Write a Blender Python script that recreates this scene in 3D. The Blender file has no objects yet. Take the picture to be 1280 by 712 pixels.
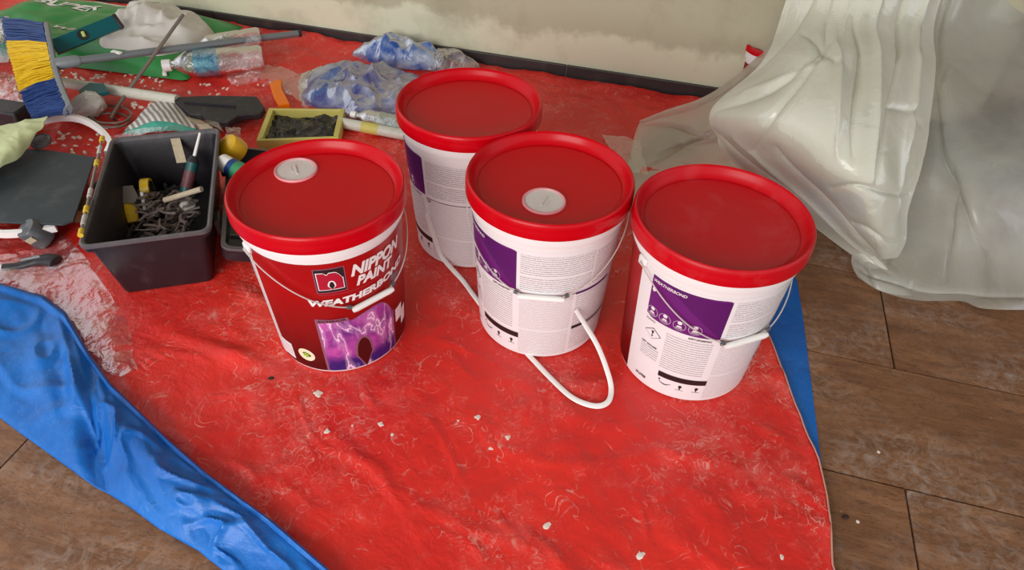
import bpy, bmesh, math, random
from math import sin, cos, pi, radians as R, sqrt, atan2
from mathutils import Vector, Matrix, noise
random.seed(7)
scene = bpy.context.scene
col = scene.collection

# ------------------------------------------------------------------ camera
PITCH, ROLL, CAMH, FPX = 0.7484, 0.0438, 1.0906, 852.1
cam_d = bpy.data.cameras.new('camera'); cam = bpy.data.objects.new('camera', cam_d); col.objects.link(cam)
cam_d.sensor_fit = 'HORIZONTAL'; cam_d.sensor_width = 36.0; cam_d.lens = FPX / 1280 * 36.0
cam_d.clip_start = 0.02
_f = Vector((0, cos(PITCH), -sin(PITCH))); _r = Vector((1, 0, 0)); _u = _r.cross(_f)
_rt = _r * cos(ROLL) + _u * sin(ROLL); _up = -_r * sin(ROLL) + _u * cos(ROLL)
m = Matrix.Identity(4)
for i in range(3):
    m[i][0] = _rt[i]; m[i][1] = _up[i]; m[i][2] = -_f[i]
m[2][3] = CAMH
cam.matrix_world = m
scene.camera = cam

# ------------------------------------------------------------------ light
world = bpy.data.worlds.new('world'); scene.world = world; world.use_nodes = True
wn = world.node_tree; bgn = wn.nodes['Background']
bgn.inputs[0].default_value = (0.93, 0.96, 1.0, 1); bgn.inputs[1].default_value = 1.1

def area(name, loc, target, sx, sy, power, color):
    l = bpy.data.lights.new(name, 'AREA'); l.shape = 'RECTANGLE'; l.size = sx; l.size_y = sy
    l.energy = power; l.color = color
    o = bpy.data.objects.new(name, l); col.objects.link(o); o.location = loc
    o.rotation_euler = (Vector(target) - Vector(loc)).to_track_quat('-Z', 'Y').to_euler()
    return o
area('open_side_daylight', (-1.5, -2.0, 1.55), (0.1, 1.4, 0.1), 2.4, 1.5, 95, (1.0, 0.985, 0.96))

vs = scene.view_settings
vs.view_transform = 'Standard'; vs.look = 'None'; vs.gamma = 1; vs.use_curve_mapping = False
vs.exposure = 0.0

# ------------------------------------------------------------------ helpers
def at(px, py, z=0.0):
    d = _f + _rt * ((px - 640) / FPX) - _up * ((py - 356) / FPX)
    t = (z - CAMH) / d.z
    return Vector((d.x * t, d.y * t, z))

def tag(o, label=None, cat=None, group=None, kind=None):
    if label: o['label'] = label
    if cat: o['category'] = cat
    if group: o['group'] = group
    if kind: o['kind'] = kind
    return o

def empty(name, loc=(0, 0, 0), rz=0.0):
    o = bpy.data.objects.new(name, None); col.objects.link(o)
    o.location = loc; o.rotation_euler = (0, 0, rz); o.empty_display_size = 0.05
    return o

def lin(c):
    return tuple(((v / 255) / 12.92 if v / 255 <= .04045 else ((v / 255 + .055) / 1.055) ** 2.4) for v in c) + (1,)

class MB:
    def __init__(s): s.v = []; s.f = []; s.uv = {}
    def add(s, vs, fs):
        b = len(s.v); s.v += [tuple(p) for p in vs]; s.f += [tuple(b + i for i in q) for q in fs]; return b
    def box(s, c, size, rot=None, taper=1.0):
        hx, hy, hz = size[0] / 2, size[1] / 2, size[2] / 2
        P = []
        for z in (-1, 1):
            k = taper if z > 0 else 1
            for (x, y) in ((-1, -1), (1, -1), (1, 1), (-1, 1)):
                p = Vector((x * hx * k, y * hy * k, z * hz))
                if rot is not None: p = rot @ p
                P.append(p + Vector(c))
        s.add(P, [(3, 2, 1, 0), (4, 5, 6, 7), (0, 1, 5, 4), (1, 2, 6, 5), (2, 3, 7, 6), (3, 0, 4, 7)])
    def tube(s, pts, rad, n=10, flat=1.0, caps=True, upv=(0, 0, 1)):
        pts = [Vector(p) for p in pts]; N = len(pts)
        rr = rad if isinstance(rad, (list, tuple)) else [rad] * N
        P = []; F = []
        for i, p in enumerate(pts):
            t = (pts[min(i + 1, N - 1)] - pts[max(i - 1, 0)]).normalized()
            a = t.cross(Vector(upv))
            if a.length < 1e-4: a = t.cross(Vector((1, 0, 0)))
            a.normalize(); b = a.cross(t)
            for k in range(n):
                w = 2 * pi * k / n
                P.append(p + (a * cos(w) + b * sin(w) * flat) * rr[i])
        for i in range(N - 1):
            for k in range(n):
                F.append((i * n + k, i * n + (k + 1) % n, (i + 1) * n + (k + 1) % n, (i + 1) * n + k))
        if caps:
            F.append(tuple(range(n - 1, -1, -1))); F.append(tuple((N - 1) * n + k for k in range(n)))
        s.add(P, F)
    def lathe(s, prof, o=(0, 0, 0), rot=None, n=64, caps=(True, True), wob=None):
        P = []; F = []
        for (r, z) in prof:
            for k in range(n):
                w = 2 * pi * k / n
                q = Vector((r * cos(w), r * sin(w), z))
                if wob: q = wob(q)
                if rot is not None: q = rot @ q
                P.append(q + Vector(o))
        for i in range(len(prof) - 1):
            for k in range(n):
                F.append((i * n + k, i * n + (k + 1) % n, (i + 1) * n + (k + 1) % n, (i + 1) * n + k))
        if caps[0]: F.append(tuple(range(n - 1, -1, -1)))
        if caps[1]: F.append(tuple((len(prof) - 1) * n + k for k in range(n)))
        s.add(P, F)
    def grid(s, fn, nu, nv, mask=None):
        b = len(s.v)
        for j in range(nv + 1):
            for i in range(nu + 1): s.v.append(tuple(fn(i / nu, j / nv)))
        for j in range(nv):
            for i in range(nu):
                if mask and not mask((i + .5) / nu, (j + .5) / nv): continue
                q = b + j * (nu + 1) + i
                s.f.append((q, q + 1, q + nu + 2, q + nu + 1))
    def prism(s, pts, z0, z1):
        n = len(pts)
        P = [(p[0], p[1], z0) for p in pts] + [(p[0], p[1], z1) for p in pts]
        ar = sum(pts[i][0] * pts[(i + 1) % n][1] - pts[(i + 1) % n][0] * pts[i][1] for i in range(n))
        F = [tuple(range(n - 1, -1, -1)), tuple(range(n, 2 * n))] + [(i, (i + 1) % n, n + (i + 1) % n, n + i) for i in range(n)]
        if ar < 0: F = [tuple(reversed(q)) for q in F]
        s.add(P, F)
    def build(s, name, mat, parent=None, smooth=True, bevel=0, solid=0, uvf=None, subd=0, ang=40):
        me = bpy.data.meshes.new(name); me.from_pydata(s.v, [], s.f); me.update()
        if uvf:
            ul = me.uv_layers.new(name='UVMap')
            for lp in me.loops:
                ul.data[lp.index].uv = uvf[lp.vertex_index] if isinstance(uvf, list) else uvf(s.v[lp.vertex_index])
        if smooth:
            me.polygons.foreach_set('use_smooth', [True] * len(me.polygons)); me.set_sharp_from_angle(angle=R(ang))
        o = bpy.data.objects.new(name, me); col.objects.link(o)
        if mat: me.materials.append(mat)
        if parent: o.parent = parent
        if solid:
            q = o.modifiers.new('solid', 'SOLIDIFY'); q.thickness = solid; q.offset = 0
        if bevel:
            q = o.modifiers.new('bevel', 'BEVEL'); q.width = bevel; q.segments = 2; q.limit_method = 'ANGLE'
        if subd:
            q = o.modifiers.new('sub', 'SUBSURF'); q.levels = subd; q.render_levels = subd
        return o

def local(mb, root):
    """turn world vertices of mb into the root's local space"""
    mi = (Matrix.Translation(root.location) @ root.rotation_euler.to_matrix().to_4x4()).inverted()
    mb.v = [tuple(mi @ Vector(p)) for p in mb.v]
    return mb

def centre(mb, root_z=None):
    n = len(mb.v); c = Vector((sum(p[0] for p in mb.v) / n, sum(p[1] for p in mb.v) / n, min(p[2] for p in mb.v)))
    mb.v = [tuple(Vector(p) - c) for p in mb.v]
    return c

def single(mb, name, mat, label, cat, **k):
    grp = k.pop('group', None); kd = k.pop('kind', None)
    c = centre(mb); o = mb.build(name, mat, **k); o.location = c
    return tag(o, label, cat, grp, kd)

# ------------------------------------------------------------------ materials
def newmat(name):
    mt = bpy.data.materials.new(name); mt.use_nodes = True
    nt = mt.node_tree; return mt, nt, nt.nodes['Principled BSDF'], nt.nodes['Material Output']

def N(nt, t, **k):
    n = nt.nodes.new(t)
    for a, b in k.items(): setattr(n, a, b)
    return n

def mathn(nt, op, a, b=None, clamp=False):
    n = N(nt, 'ShaderNodeMath', operation=op, use_clamp=clamp)
    for i, x in enumerate((a, b)):
        if x is None: continue
        if isinstance(x, (int, float)): n.inputs[i].default_value = x
        else: nt.links.new(x, n.inputs[i])
    return n.outputs[0]

def mix(nt, fac, a, b):
    n = N(nt, 'ShaderNodeMix', data_type='RGBA')
    for s_, x in ((n.inputs[0], fac), (n.inputs[6], a), (n.inputs[7], b)):
        if isinstance(x, (int, float)): s_.default_value = x
        elif isinstance(x, tuple): s_.default_value = x
        else: nt.links.new(x, s_)
    return n.outputs[2]

def noisen(nt, vec, scale, detail=4, rough=.5, dist=0.0):
    n = N(nt, 'ShaderNodeTexNoise'); n.inputs['Scale'].default_value = scale; n.inputs['Detail'].default_value = detail
    n.inputs['Roughness'].default_value = rough; n.inputs['Distortion'].default_value = dist
    if vec is not None: nt.links.new(vec, n.inputs['Vector'])
    return n.outputs[0]

def ramp(nt, fac, a, b):
    n = N(nt, 'ShaderNodeMapRange'); n.inputs[1].default_value = a; n.inputs[2].default_value = b; n.clamp = True
    nt.links.new(fac, n.inputs[0]); return n.outputs[0]

def pm(name, c, rough=.5, var=.12, scale=18, bump=0.0, bscale=60, metal=0.0, spec=.5, dust=0.0, dustc=(200, 190, 178), coat=0.0, trans=0.0):
    mt, nt, b, out = newmat(name)
    tc = N(nt, 'ShaderNodeTexCoord').outputs['Object']
    base = lin(c); dark = tuple(v * (1 - var) for v in base[:3]) + (1,)
    n1 = noisen(nt, tc, scale, 5)
    colr = mix(nt, n1, dark, base)
    if dust:
        n2 = noisen(nt, tc, scale * 2.3, 6, .65)
        colr = mix(nt, mathn(nt, 'MULTIPLY', ramp(nt, n2, .52, .75), dust), colr, lin(dustc))
    nt.links.new(colr, b.inputs['Base Color'])
    b.inputs['Roughness'].default_value = rough; b.inputs['Metallic'].default_value = metal
    b.inputs['Specular IOR Level'].default_value = spec
    b.inputs['Coat Weight'].default_value = coat
    b.inputs['Transmission Weight'].default_value = trans
    if bump:
        bn = N(nt, 'ShaderNodeBump'); bn.inputs['Strength'].default_value = bump; bn.inputs['Distance'].default_value = .004
        nt.links.new(noisen(nt, tc, bscale, 5), bn.inputs['Height']); nt.links.new(bn.outputs[0], b.inputs['Normal'])
    return mt

def film(name, c, opac=.6, white=.5, rough=.22, nscale=14, bump=.6, c2=None, var=.35, transl=.45):
    """thin plastic film: part see-through, part milky, with a sheen"""
    mt, nt, b, out = newmat(name); nt.nodes.remove(b)
    tc = N(nt, 'ShaderNodeTexCoord').outputs['Object']
    n1 = noisen(nt, tc, nscale, 6, .6, .4)
    colr = mix(nt, ramp(nt, n1, .4, .62), lin(c), lin(c2 or c))
    bn = N(nt, 'ShaderNodeBump'); bn.inputs['Strength'].default_value = bump; bn.inputs['Distance'].default_value = .01
    nt.links.new(noisen(nt, tc, nscale * 2, 4, .55, .8), bn.inputs['Height'])
    df = N(nt, 'ShaderNodeBsdfDiffuse'); tr = N(nt, 'ShaderNodeBsdfTranslucent'); gl = N(nt, 'ShaderNodeBsdfGlossy'); tp = N(nt, 'ShaderNodeBsdfTransparent')
    for q in (df, tr): nt.links.new(colr, q.inputs['Color'])
    gl.inputs['Roughness'].default_value = rough
    for q in (df, tr, gl): nt.links.new(bn.outputs[0], q.inputs['Normal'])
    m1 = N(nt, 'ShaderNodeMixShader'); m1.inputs[0].default_value = transl
    nt.links.new(df.outputs[0], m1.inputs[1]); nt.links.new(tr.outputs[0], m1.inputs[2])
    m2 = N(nt, 'ShaderNodeMixShader')
    op = mathn(nt, 'ADD', opac - var / 2, mathn(nt, 'MULTIPLY', ramp(nt, n1, .35, .65), var), True)
    nt.links.new(op, m2.inputs[0])
    nt.links.new(tp.outputs[0], m2.inputs[1]); nt.links.new(m1.outputs[0], m2.inputs[2])
    fr = N(nt, 'ShaderNodeFresnel'); fr.inputs[0].default_value = 1.5; nt.links.new(bn.outputs[0], fr.inputs['Normal'])
    m3 = N(nt, 'ShaderNodeMixShader'); nt.links.new(mathn(nt, 'ADD', mathn(nt, 'MULTIPLY', fr.outputs[0], white), .03), m3.inputs[0])
    nt.links.new(m2.outputs[0], m3.inputs[1]); nt.links.new(gl.outputs[0], m3.inputs[2])
    nt.links.new(m3.outputs[0], out.inputs['Surface'])
    return mt

M = {}
M['lid_red'] = pm('lid_red', (196, 1, 18), .26, .04, 6, spec=.22)
M['lid_dusty'] = pm('lid_dusty_red', (194, 2, 20), .36, .05, 6, spec=.25, dust=.16, dustc=(205, 120, 120))
M['pail_white'] = pm('pail_white_plastic', (238, 232, 230), .38, .03, 8)
M['white'] = pm('white_plastic', (235, 232, 228), .4, .05, 12)
M['grip'] = pm('grip_white_plastic', (240, 236, 230), .35, .04, 12)
M['wire'] = pm('galvanised_wire', (214, 206, 200), .35, .1, 30, metal=.35)
M['spout'] = pm('translucent_spout_cap', (222, 212, 206), .45, .12, 40, dust=.4, dustc=(190, 176, 168))
M['spout_ring'] = pm('spout_ring_pink', (232, 150, 156), .35, .1, 30)
M['black_plastic'] = pm('black_plastic', (40, 37, 42), .5, .25, 12, dust=.22, dustc=(120, 110, 105))
M['box_black'] = pm('toolbox_dark_plastic', (34, 29, 35), .42, .2, 9, dust=.18, dustc=(110, 95, 100))
M['box_rim'] = pm('toolbox_rim', (98, 93, 96), .45, .3, 20, dust=.3, dustc=(140, 125, 125))
M['slate'] = pm('slate_panel', (48, 56, 61), .55, .12, 6, dust=.08)
M['teal'] = pm('teal_paint', (0, 92, 98), .35, .12, 10)
M['yellow'] = pm('yellow_plastic', (232, 190, 30), .4, .15, 20, dust=.2)
M['pale_yellow'] = pm('pale_yellow_frame', (214, 200, 104), .5, .2, 25, dust=.4)
M['grey'] = pm('grey_plastic', (128, 133, 136), .4, .12, 14)
M['pole_grey'] = pm('grey_painted_pole', (124, 130, 134), .3, .08, 10, metal=.2)
M['pole_white'] = pm('white_pole', (214, 212, 198), .35, .15, 20, dust=.3, dustc=(150, 140, 120))
M['steel'] = pm('dull_steel', (150, 138, 128), .4, .3, 40, metal=.6)
M['orange'] = pm('orange_plastic', (255, 128, 12), .4, .1, 30)
M['cardboard'] = pm('brown_card', (128, 84, 48), .8, .3, 20)
M['wood'] = pm('dusty_wood', (196, 178, 152), .8, .3, 30, dust=.4)
M['paper'] = pm('beige_paper', (206, 190, 160), .8, .25, 60, dust=.5, dustc=(90, 80, 75))
M['plaster'] = pm('plaster_crumb', (240, 225, 210), .9, .15, 80, bump=.5)
M['brown_crumb'] = pm('brown_crumb', (52, 24, 20), .8, .2, 80)
M['lime_cloth'] = pm('pale_green_cloth', (214, 222, 170), .8, .12, 12, bump=.3)
M['tangle'] = pm('dusty_brown_straps', (112, 94, 88), .6, .6, 45, dust=.6, dustc=(150, 138, 132))
M['rag_white'] = pm('white_rag', (214, 210, 202), .9, .3, 30, bump=1, bscale=90)
M['cap_white'] = pm('cap_white', (245, 242, 238), .35, .03, 12)
M['grey_dark'] = pm('dark_grey_plastic', (84, 84, 88), .35, .2, 20, dust=.2)
M['sealant_teal'] = pm('sealant_tube_teal', (20, 84, 84), .4, .2, 30)
M['sealant_red'] = pm('sealant_label_red', (120, 60, 66), .5, .5, 60, dust=.7, dustc=(110, 120, 120))
M['yellow_can'] = pm('yellow_lid', (238, 186, 24), .3, .15, 30, coat=.3)

M['film_main'] = film('milky_film', (228, 227, 212), .94, .15, .18, 8, .3, (216, 215, 197), .1, .14)
M['film_back'] = film('hanging_film', (224, 224, 212), .56, .14, .26, 4, .15, (208, 208, 196), .34, .2)
M['film_trail'] = film('trailing_film', (230, 224, 208), .80, .25, .22, 7, .15, (190, 180, 160), .5, .4)
M['film_clear'] = film('clear_film', (236, 140, 132), .06, .34, .18, 20, .5, (244, 170, 164), .08, .3)
M['film_bottle'] = film('clear_bottle_plastic', (235, 222, 220), .22, 1.0, .08, 30, .4, (255, 255, 255), .3, .3)
M['film_blue'] = film('blue_carrier_plastic', (60, 104, 184), .78, .4, .2, 9, .4, (184, 194, 214), .3, .3)
M['film_pale'] = film('pale_blue_plastic', (150, 200, 220), .6, .8, .2, 20, .8, (225, 235, 240), .4, .4)
M['white_sack'] = pm('white_sack_plastic', (214, 208, 200), .35, .14, 7, bump=.5, bscale=16)

def mat_tarp(name, c, cdark, dust, wr):
    mt, nt, b, out = newmat(name)
    tc = N(nt, 'ShaderNodeTexCoord').outputs['Object']
    n1 = noisen(nt, tc, 2.2, 5, .6)
    c0 = mix(nt, ramp(nt, n1, .35, .65), lin(cdark), lin(c))
    # fine scuffs: thin bright ridges, stronger in patches
    def veins(scale, w, dist):
        v = noisen(nt, tc, scale, 2, .5, dist)
        return ramp(nt, mathn(nt, 'ABSOLUTE', mathn(nt, 'SUBTRACT', v, .5)), w, 0.0)
    patch = ramp(nt, noisen(nt, tc, 3.2, 4, .6), .46, .64)
    patch2 = ramp(nt, noisen(nt, tc, 9, 4, .6), .45, .7)
    v1 = mathn(nt, 'MULTIPLY', veins(15, .016, 1.4), mathn(nt, 'MULTIPLY', patch2, ramp(nt, noisen(nt, tc, 40, 3, .6), .42, .6)))
    v2 = mathn(nt, 'MULTIPLY', veins(34, .035, 1.2), mathn(nt, 'MULTIPLY', patch, ramp(nt, noisen(nt, tc, 55, 3, .6), .4, .6)))
    sp = mathn(nt, 'MULTIPLY', ramp(nt, noisen(nt, tc, 120, 3, .6), .66, .74), patch)
    haze = mathn(nt, 'MULTIPLY', ramp(nt, noisen(nt, tc, 14, 6, .7), .45, .8), .35)
    d = mathn(nt, 'ADD', mathn(nt, 'ADD', mathn(nt, 'MULTIPLY', v1, 1.0), mathn(nt, 'MULTIPLY', v2, .65)), mathn(nt, 'ADD', sp, mathn(nt, 'MULTIPLY', haze, patch)))
    d = mathn(nt, 'MULTIPLY', d, dust, True)
    c1 = mix(nt, d, c0, lin((238, 190, 176) if dust > .3 else (120, 170, 220)))
    gr = mathn(nt, 'MULTIPLY', ramp(nt, noisen(nt, tc, 5.5, 5, .7), .62, .8), .35)
    c1 = mix(nt, gr, c1, lin((110, 60, 50) if dust > .3 else (10, 50, 110)))
    nt.links.new(c1, b.inputs['Base Color'])
    b.inputs['Roughness'].default_value = .42
    b.inputs['Specular IOR Level'].default_value = .45
    bn = N(nt, 'ShaderNodeBump'); bn.inputs['Strength'].default_value = wr; bn.inputs['Distance'].default_value = .005
    h = mathn(nt, 'ADD', noisen(nt, tc, 22, 5, .6, 1.0), mathn(nt, 'MULTIPLY', noisen(nt, tc, 70, 3, .5, .6), .4))
    nt.links.new(h, bn.inputs['Height']); nt.links.new(bn.outputs[0], b.inputs['Normal'])
    return mt
M['tarp_red'] = mat_tarp('red_tarpaulin', (230, 50, 38), (208, 36, 30), .85, .75)
M['tarp_blue'] = mat_tarp('blue_tarpaulin', (4, 108, 196), (2, 82, 162), .22, .5)

def mat_tile():
    mt, nt, b, out = newmat('brown_wood_look_tile')
    tc = N(nt, 'ShaderNodeTexCoord').outputs['Object']
    mp = N(nt, 'ShaderNodeMapping'); mp.inputs['Scale'].default_value = (1.5, 9, 1); nt.links.new(tc, mp.inputs[0])
    g = noisen(nt, mp.outputs[0], 3.2, 7, .6, .9)
    c0 = mix(nt, ramp(nt, g, .3, .7), lin((104, 66, 40)), lin((150, 104, 70)))
    g2 = noisen(nt, mp.outputs[0], 9, 5, .6, 2.0)
    c0 = mix(nt, ramp(nt, mathn(nt, 'ABSOLUTE', mathn(nt, 'SUBTRACT', g2, .5)), .02, 0), c0, lin((66, 42, 30)))
    p = ramp(nt, noisen(nt, tc, 2.6, 5, .65), .42, .68)
    sc = noisen(nt, tc, 30, 6, .75, 1.5)
    d = mathn(nt, 'MULTIPLY', p, ramp(nt, sc, .45, .8))
    sp = ramp(nt, noisen(nt, tc, 90, 2, .5), .74, .8)
    c1 = mix(nt, mathn(nt, 'ADD', mathn(nt, 'MULTIPLY', d, .95), mathn(nt, 'MULTIPLY', sp, .6), True), c0, lin((190, 176, 164)))
    nt.links.new(c1, b.inputs['Base Color'])
    b.inputs['Roughness'].default_value = .5
    bn = N(nt, 'ShaderNodeBump'); bn.inputs['Strength'].default_value = .35; bn.inputs['Distance'].default_value = .004
    nt.links.new(g, bn.inputs['Height']); nt.links.new(bn.outputs[0], b.inputs['Normal'])
    return mt
M['tile'] = mat_tile()
M['grout'] = pm('dark_grout', (52, 38, 30), .9, .3, 40)
M['skirting'] = pm('charcoal_skirting_tile', (54, 50, 50), .4, .2, 6, dust=.2, dustc=(120, 112, 100))
M['brown_panel'] = pm('brown_panel', (126, 96, 78), .6, .15, 5)
M['dark_bundle'] = pm('dark_grey_bundle', (58, 62, 70), .6, .25, 6)

def mat_wall():
    mt, nt, b, out = newmat('cream_plaster_wall')
    geo = N(nt, 'ShaderNodeTexCoord').outputs['Object']
    sx = N(nt, 'ShaderNodeSeparateXYZ'); nt.links.new(geo, sx.inputs[0])
    w = noisen(nt, geo, 5, 6, .65)
    edge = mathn(nt, 'ADD', sx.outputs[2], mathn(nt, 'MULTIPLY', mathn(nt, 'SUBTRACT', w, .5), .22))
    low = ramp(nt, edge, .175, .145)
    c = mix(nt, low, lin((184, 177, 150)), lin((214, 210, 182)))
    st = ramp(nt, noisen(nt, geo, 3.3, 6, .65), .5, .78)
    c = mix(nt, mathn(nt, 'MULTIPLY', st, .6), c, lin((142, 130, 104)))
    nt.links.new(c, b.inputs['Base Color']); b.inputs['Roughness'].default_value = .75
    bn = N(nt, 'ShaderNodeBump'); bn.inputs['Strength'].default_value = .4; bn.inputs['Distance'].default_value = .004
    nt.links.new(noisen(nt, geo, 30, 6), bn.inputs['Height']); nt.links.new(bn.outputs[0], b.inputs['Normal'])
    return mt
M['wall'] = mat_wall()

# ------------------------------------------------------------------ setting
PHI = -.24
T = Vector((cos(PHI), sin(PHI), 0)); NN = Vector((-sin(PHI), cos(PHI), 0))
def tn(t, n, z=0.0): return T * t + NN * n + Vector((0, 0, z))
WALLN = 2.222
fl = MB(); fl.box((0, 0, -.02), (7.0, 7.0, .02))
floor = fl.build('floor', M['grout'], smooth=False); floor.location = tn(0, .6); floor.rotation_euler = (0, 0, PHI); floor['kind'] = 'structure'
ROW = .302; n0 = .832 - ROW * 6
row = 0; tile_me = {}
n = n0
while n < WALLN:
    n1 = min(n + ROW, WALLN)
    k = round((n - .832) / ROW)
    off = {-1: .548, 0: .256, 1: .568, -2: -1.02}.get(k, (k % 2) * .3 + .256)
    t = off - .6 * 8
    while t < 3.0:
        a, b_ = max(t, -3.2), min(t + .6, 3.0)
        if b_ - a > .03:
            key = (round(b_ - a, 3), round(n1 - n, 3))
            if key not in tile_me:
                mb = MB(); mb.box((0, 0, -.0045), (b_ - a - .004, n1 - n - .004, .009))
                o = mb.build('tile', M['tile'], floor, smooth=False); tile_me[key] = o.data
            else:
                o = bpy.data.objects.new('tile', tile_me[key]); col.objects.link(o); o.parent = floor
            o.location = ((a + b_) / 2, (n + n1) / 2 - .6, random.uniform(-.0006, 0))
        t += .6
    n = n1

wl = MB(); wl.box((0, .05, 1.4), (6.2, .1, 2.9))
wall = wl.build('wall_back', M['wall'], smooth=False); wall.location = tn(0, WALLN + .001); wall.rotation_euler = (0, 0, PHI); wall['kind'] = 'structure'
cl = MB(); cl.box((0, 0, .05), (6.2, 4.2, .1))
ceil = cl.build('ceiling', pm('ceiling_paint', (150, 144, 134), .8, .1, 4), smooth=False); ceil.location = tn(0, WALLN - 2.0, 2.75); ceil.rotation_euler = (0, 0, PHI); ceil['kind'] = 'structure'
bb = empty('baseboard_back', tn(0, WALLN), PHI); bb['kind'] = 'structure'
ta = at(469, 62, .03).dot(T); tb_ = at(702, 100, .03).dot(T); L = tb_ - ta
k0 = ta - L * 3
for i in range(7):
    mb = MB(); mb.box((L / 2, -.006, .026), (L - .004, .012, .052))
    o = mb.build('skirting_tile', M['skirting'], bb, smooth=False, bevel=.0015); o.location = (k0 + i * L, 0, 0)
mb = MB(); mb.box((k0 + 3.5 * L, -.003, .025), (7 * L, .006, .050)); mb.build('joint_mortar', pm('pale_joint', (140, 132, 118), .9), bb, smooth=False)

# ------------------------------------------------------------------ pails
H = .3765
PAILS = {'A': (-.3607, 1.0149), 'B': (-.1100, 1.3520), 'C': (.0628, 1.0796), 'D': (.3690, .9815)}
GROUND = .006                       # tarpaulin thickness under the pails
def rad(z):
    return .1317 + (.1475 - .1317) * z / .315
def smooth01(x): x = max(0, min(1, x)); return x * x * (3 - 2 * x)

# ------------------------------------------------------------------ tarpaulins
def interp(pts, v):
    if v <= pts[0][0]: return pts[0][1]
    for (a, x), (b, y) in zip(pts, pts[1:]):
        if v <= b: return x + (y - x) * (v - a) / (b - a)
    return pts[-1][1]
redge = [(p.y, p.x) for p in (at(1038, 712), at(1030, 620), at(1018, 575), at(1000, 530), at(980, 480), at(960, 425), at(945, 395))] + [(1.5, .56), (1.9, .74), (2.4, .86)]
redge = [(0.1, .56)] + redge
# line of the fold where blue lies over red, as world points
FI = [at(*p) for p in ((-60, 358), (0, 365), (60, 379), (88, 400), (120, 455), (145, 490), (168, 512), (215, 558), (265, 602), (310, 635), (345, 660), (405, 712), (470, 770), (560, 850), (660, 950))]
FO = [at(*p) for p in ((-90, 470), (-30, 500), (30, 545), (75, 577), (120, 610), (140, 620), (165, 636), (200, 662), (225, 676), (250, 690), (262, 700), (290, 722), (330, 765), (430, 850), (520, 950))]
def ledge(y):
    pts = sorted([((a.y * .55 + b.y * .45), (a.x * .55 + b.x * .45)) for a, b in zip(FI, FO)])
    return interp(pts, y)
def calm(x, y):
    k = 1.0
    for (px_, py_) in PAILS.values():
        k = min(k, smooth01((math.hypot(x - px_, y - py_) - .135) / .09))
    dx, dy = x + .83, y - 1.28
    k = min(k, .15 + .85 * smooth01((max(abs(dx), abs(dy) * .6) - .16) / .1))
    return k
def tarp_z(x, y):
    p = Vector((x, y, 0))
    h = .0035 + .004 * noise.fractal(p * 7, .9, 2.1, 4) + .0022 * noise.noise(p * 28)
    # drag folds running across in front of the tool box and between the pails
    q = x * .25 + y
    fold = max(0, sin(q * 34 + 2.2 * noise.noise(p * 3))) ** 3 * .011
    w = math.exp(-((x + .62) / .28) ** 2 - ((y - .98) / .14) ** 2)
    h += fold * w * 1.2
    # long creases
    w2 = math.exp(-((y - .86 - .12 * x) / .02) ** 2) * smooth01((x - .05) / .15) * .006
    h += w2
    h += .0035 * max(0, 1 - abs(noise.noise(Vector((x * 3.2 + 5, y * 5.5, 2)))) / .12) + .003 * max(0, 1 - abs(noise.noise(Vector((x * 6 - y * 4, y * 7 + x * 3, 9)))) / .1)
    w3 = math.exp(-((x - .35 + .2 * (y - .7)) / .05) ** 2) * smooth01((.86 - y) / .1) * .005
    h += w3
    # heaped against the skirting at the back left
    nn_ = x * NN.x + y * NN.y; tt = x * T.x + y * T.y
    wl_ = smooth01((nn_ - 1.93) / .2) * smooth01((-.95 - tt) / .3)
    h += wl_ * (.014 + .012 * noise.noise(p * 5))
    edge = smooth01((nn_ - 2.1) / .1)
    h += edge * .008 * (1 + noise.noise(p * 6))
    # right hem curls a little
    return .0025 + max(.001, h) * calm(x, y)
mb = MB()
def fred(u, v):
    y = .20 + v * 2.74
    xl = ledge(y) if y < 1.05 else interp([(1.05, ledge(1.05)), (1.2, -1.9), (1.8, -2.5), (2.6, -3.1)], y)
    xr = interp(redge, y) + .004 * noise.noise(Vector((0, y * 9, 3)))
    x = xl + (xr - xl) * u
    nn_ = x * NN.x + y * NN.y
    if nn_ > 2.2:
        y -= (nn_ - 2.2) / NN.y
    z = tarp_z(x, y) + .004 * smooth01((u - .985) / .015)
    return (x, y, z)
mb.grid(fred, 300, 260)
red = mb.build('red_tarpaulin', M['tarp_red']); tag(red, 'large creased red tarpaulin spread under the paint pails, scuffed with plaster dust', 'tarpaulin')
m_ = red.modifiers.new('s', 'SOLIDIFY'); m_.thickness = .0012; m_.offset = 1
# pale selvedge along the right hem
hm = MB(); pts = []
for i in range(95):
    p = fred(1.0, i / 110); pts.append((p[0] + .001, p[1], p[2] + .001))
hm.tube(pts, .0016, 6); hm.build('hem', pm('pale_hem', (206, 150, 130), .6), red)

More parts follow.
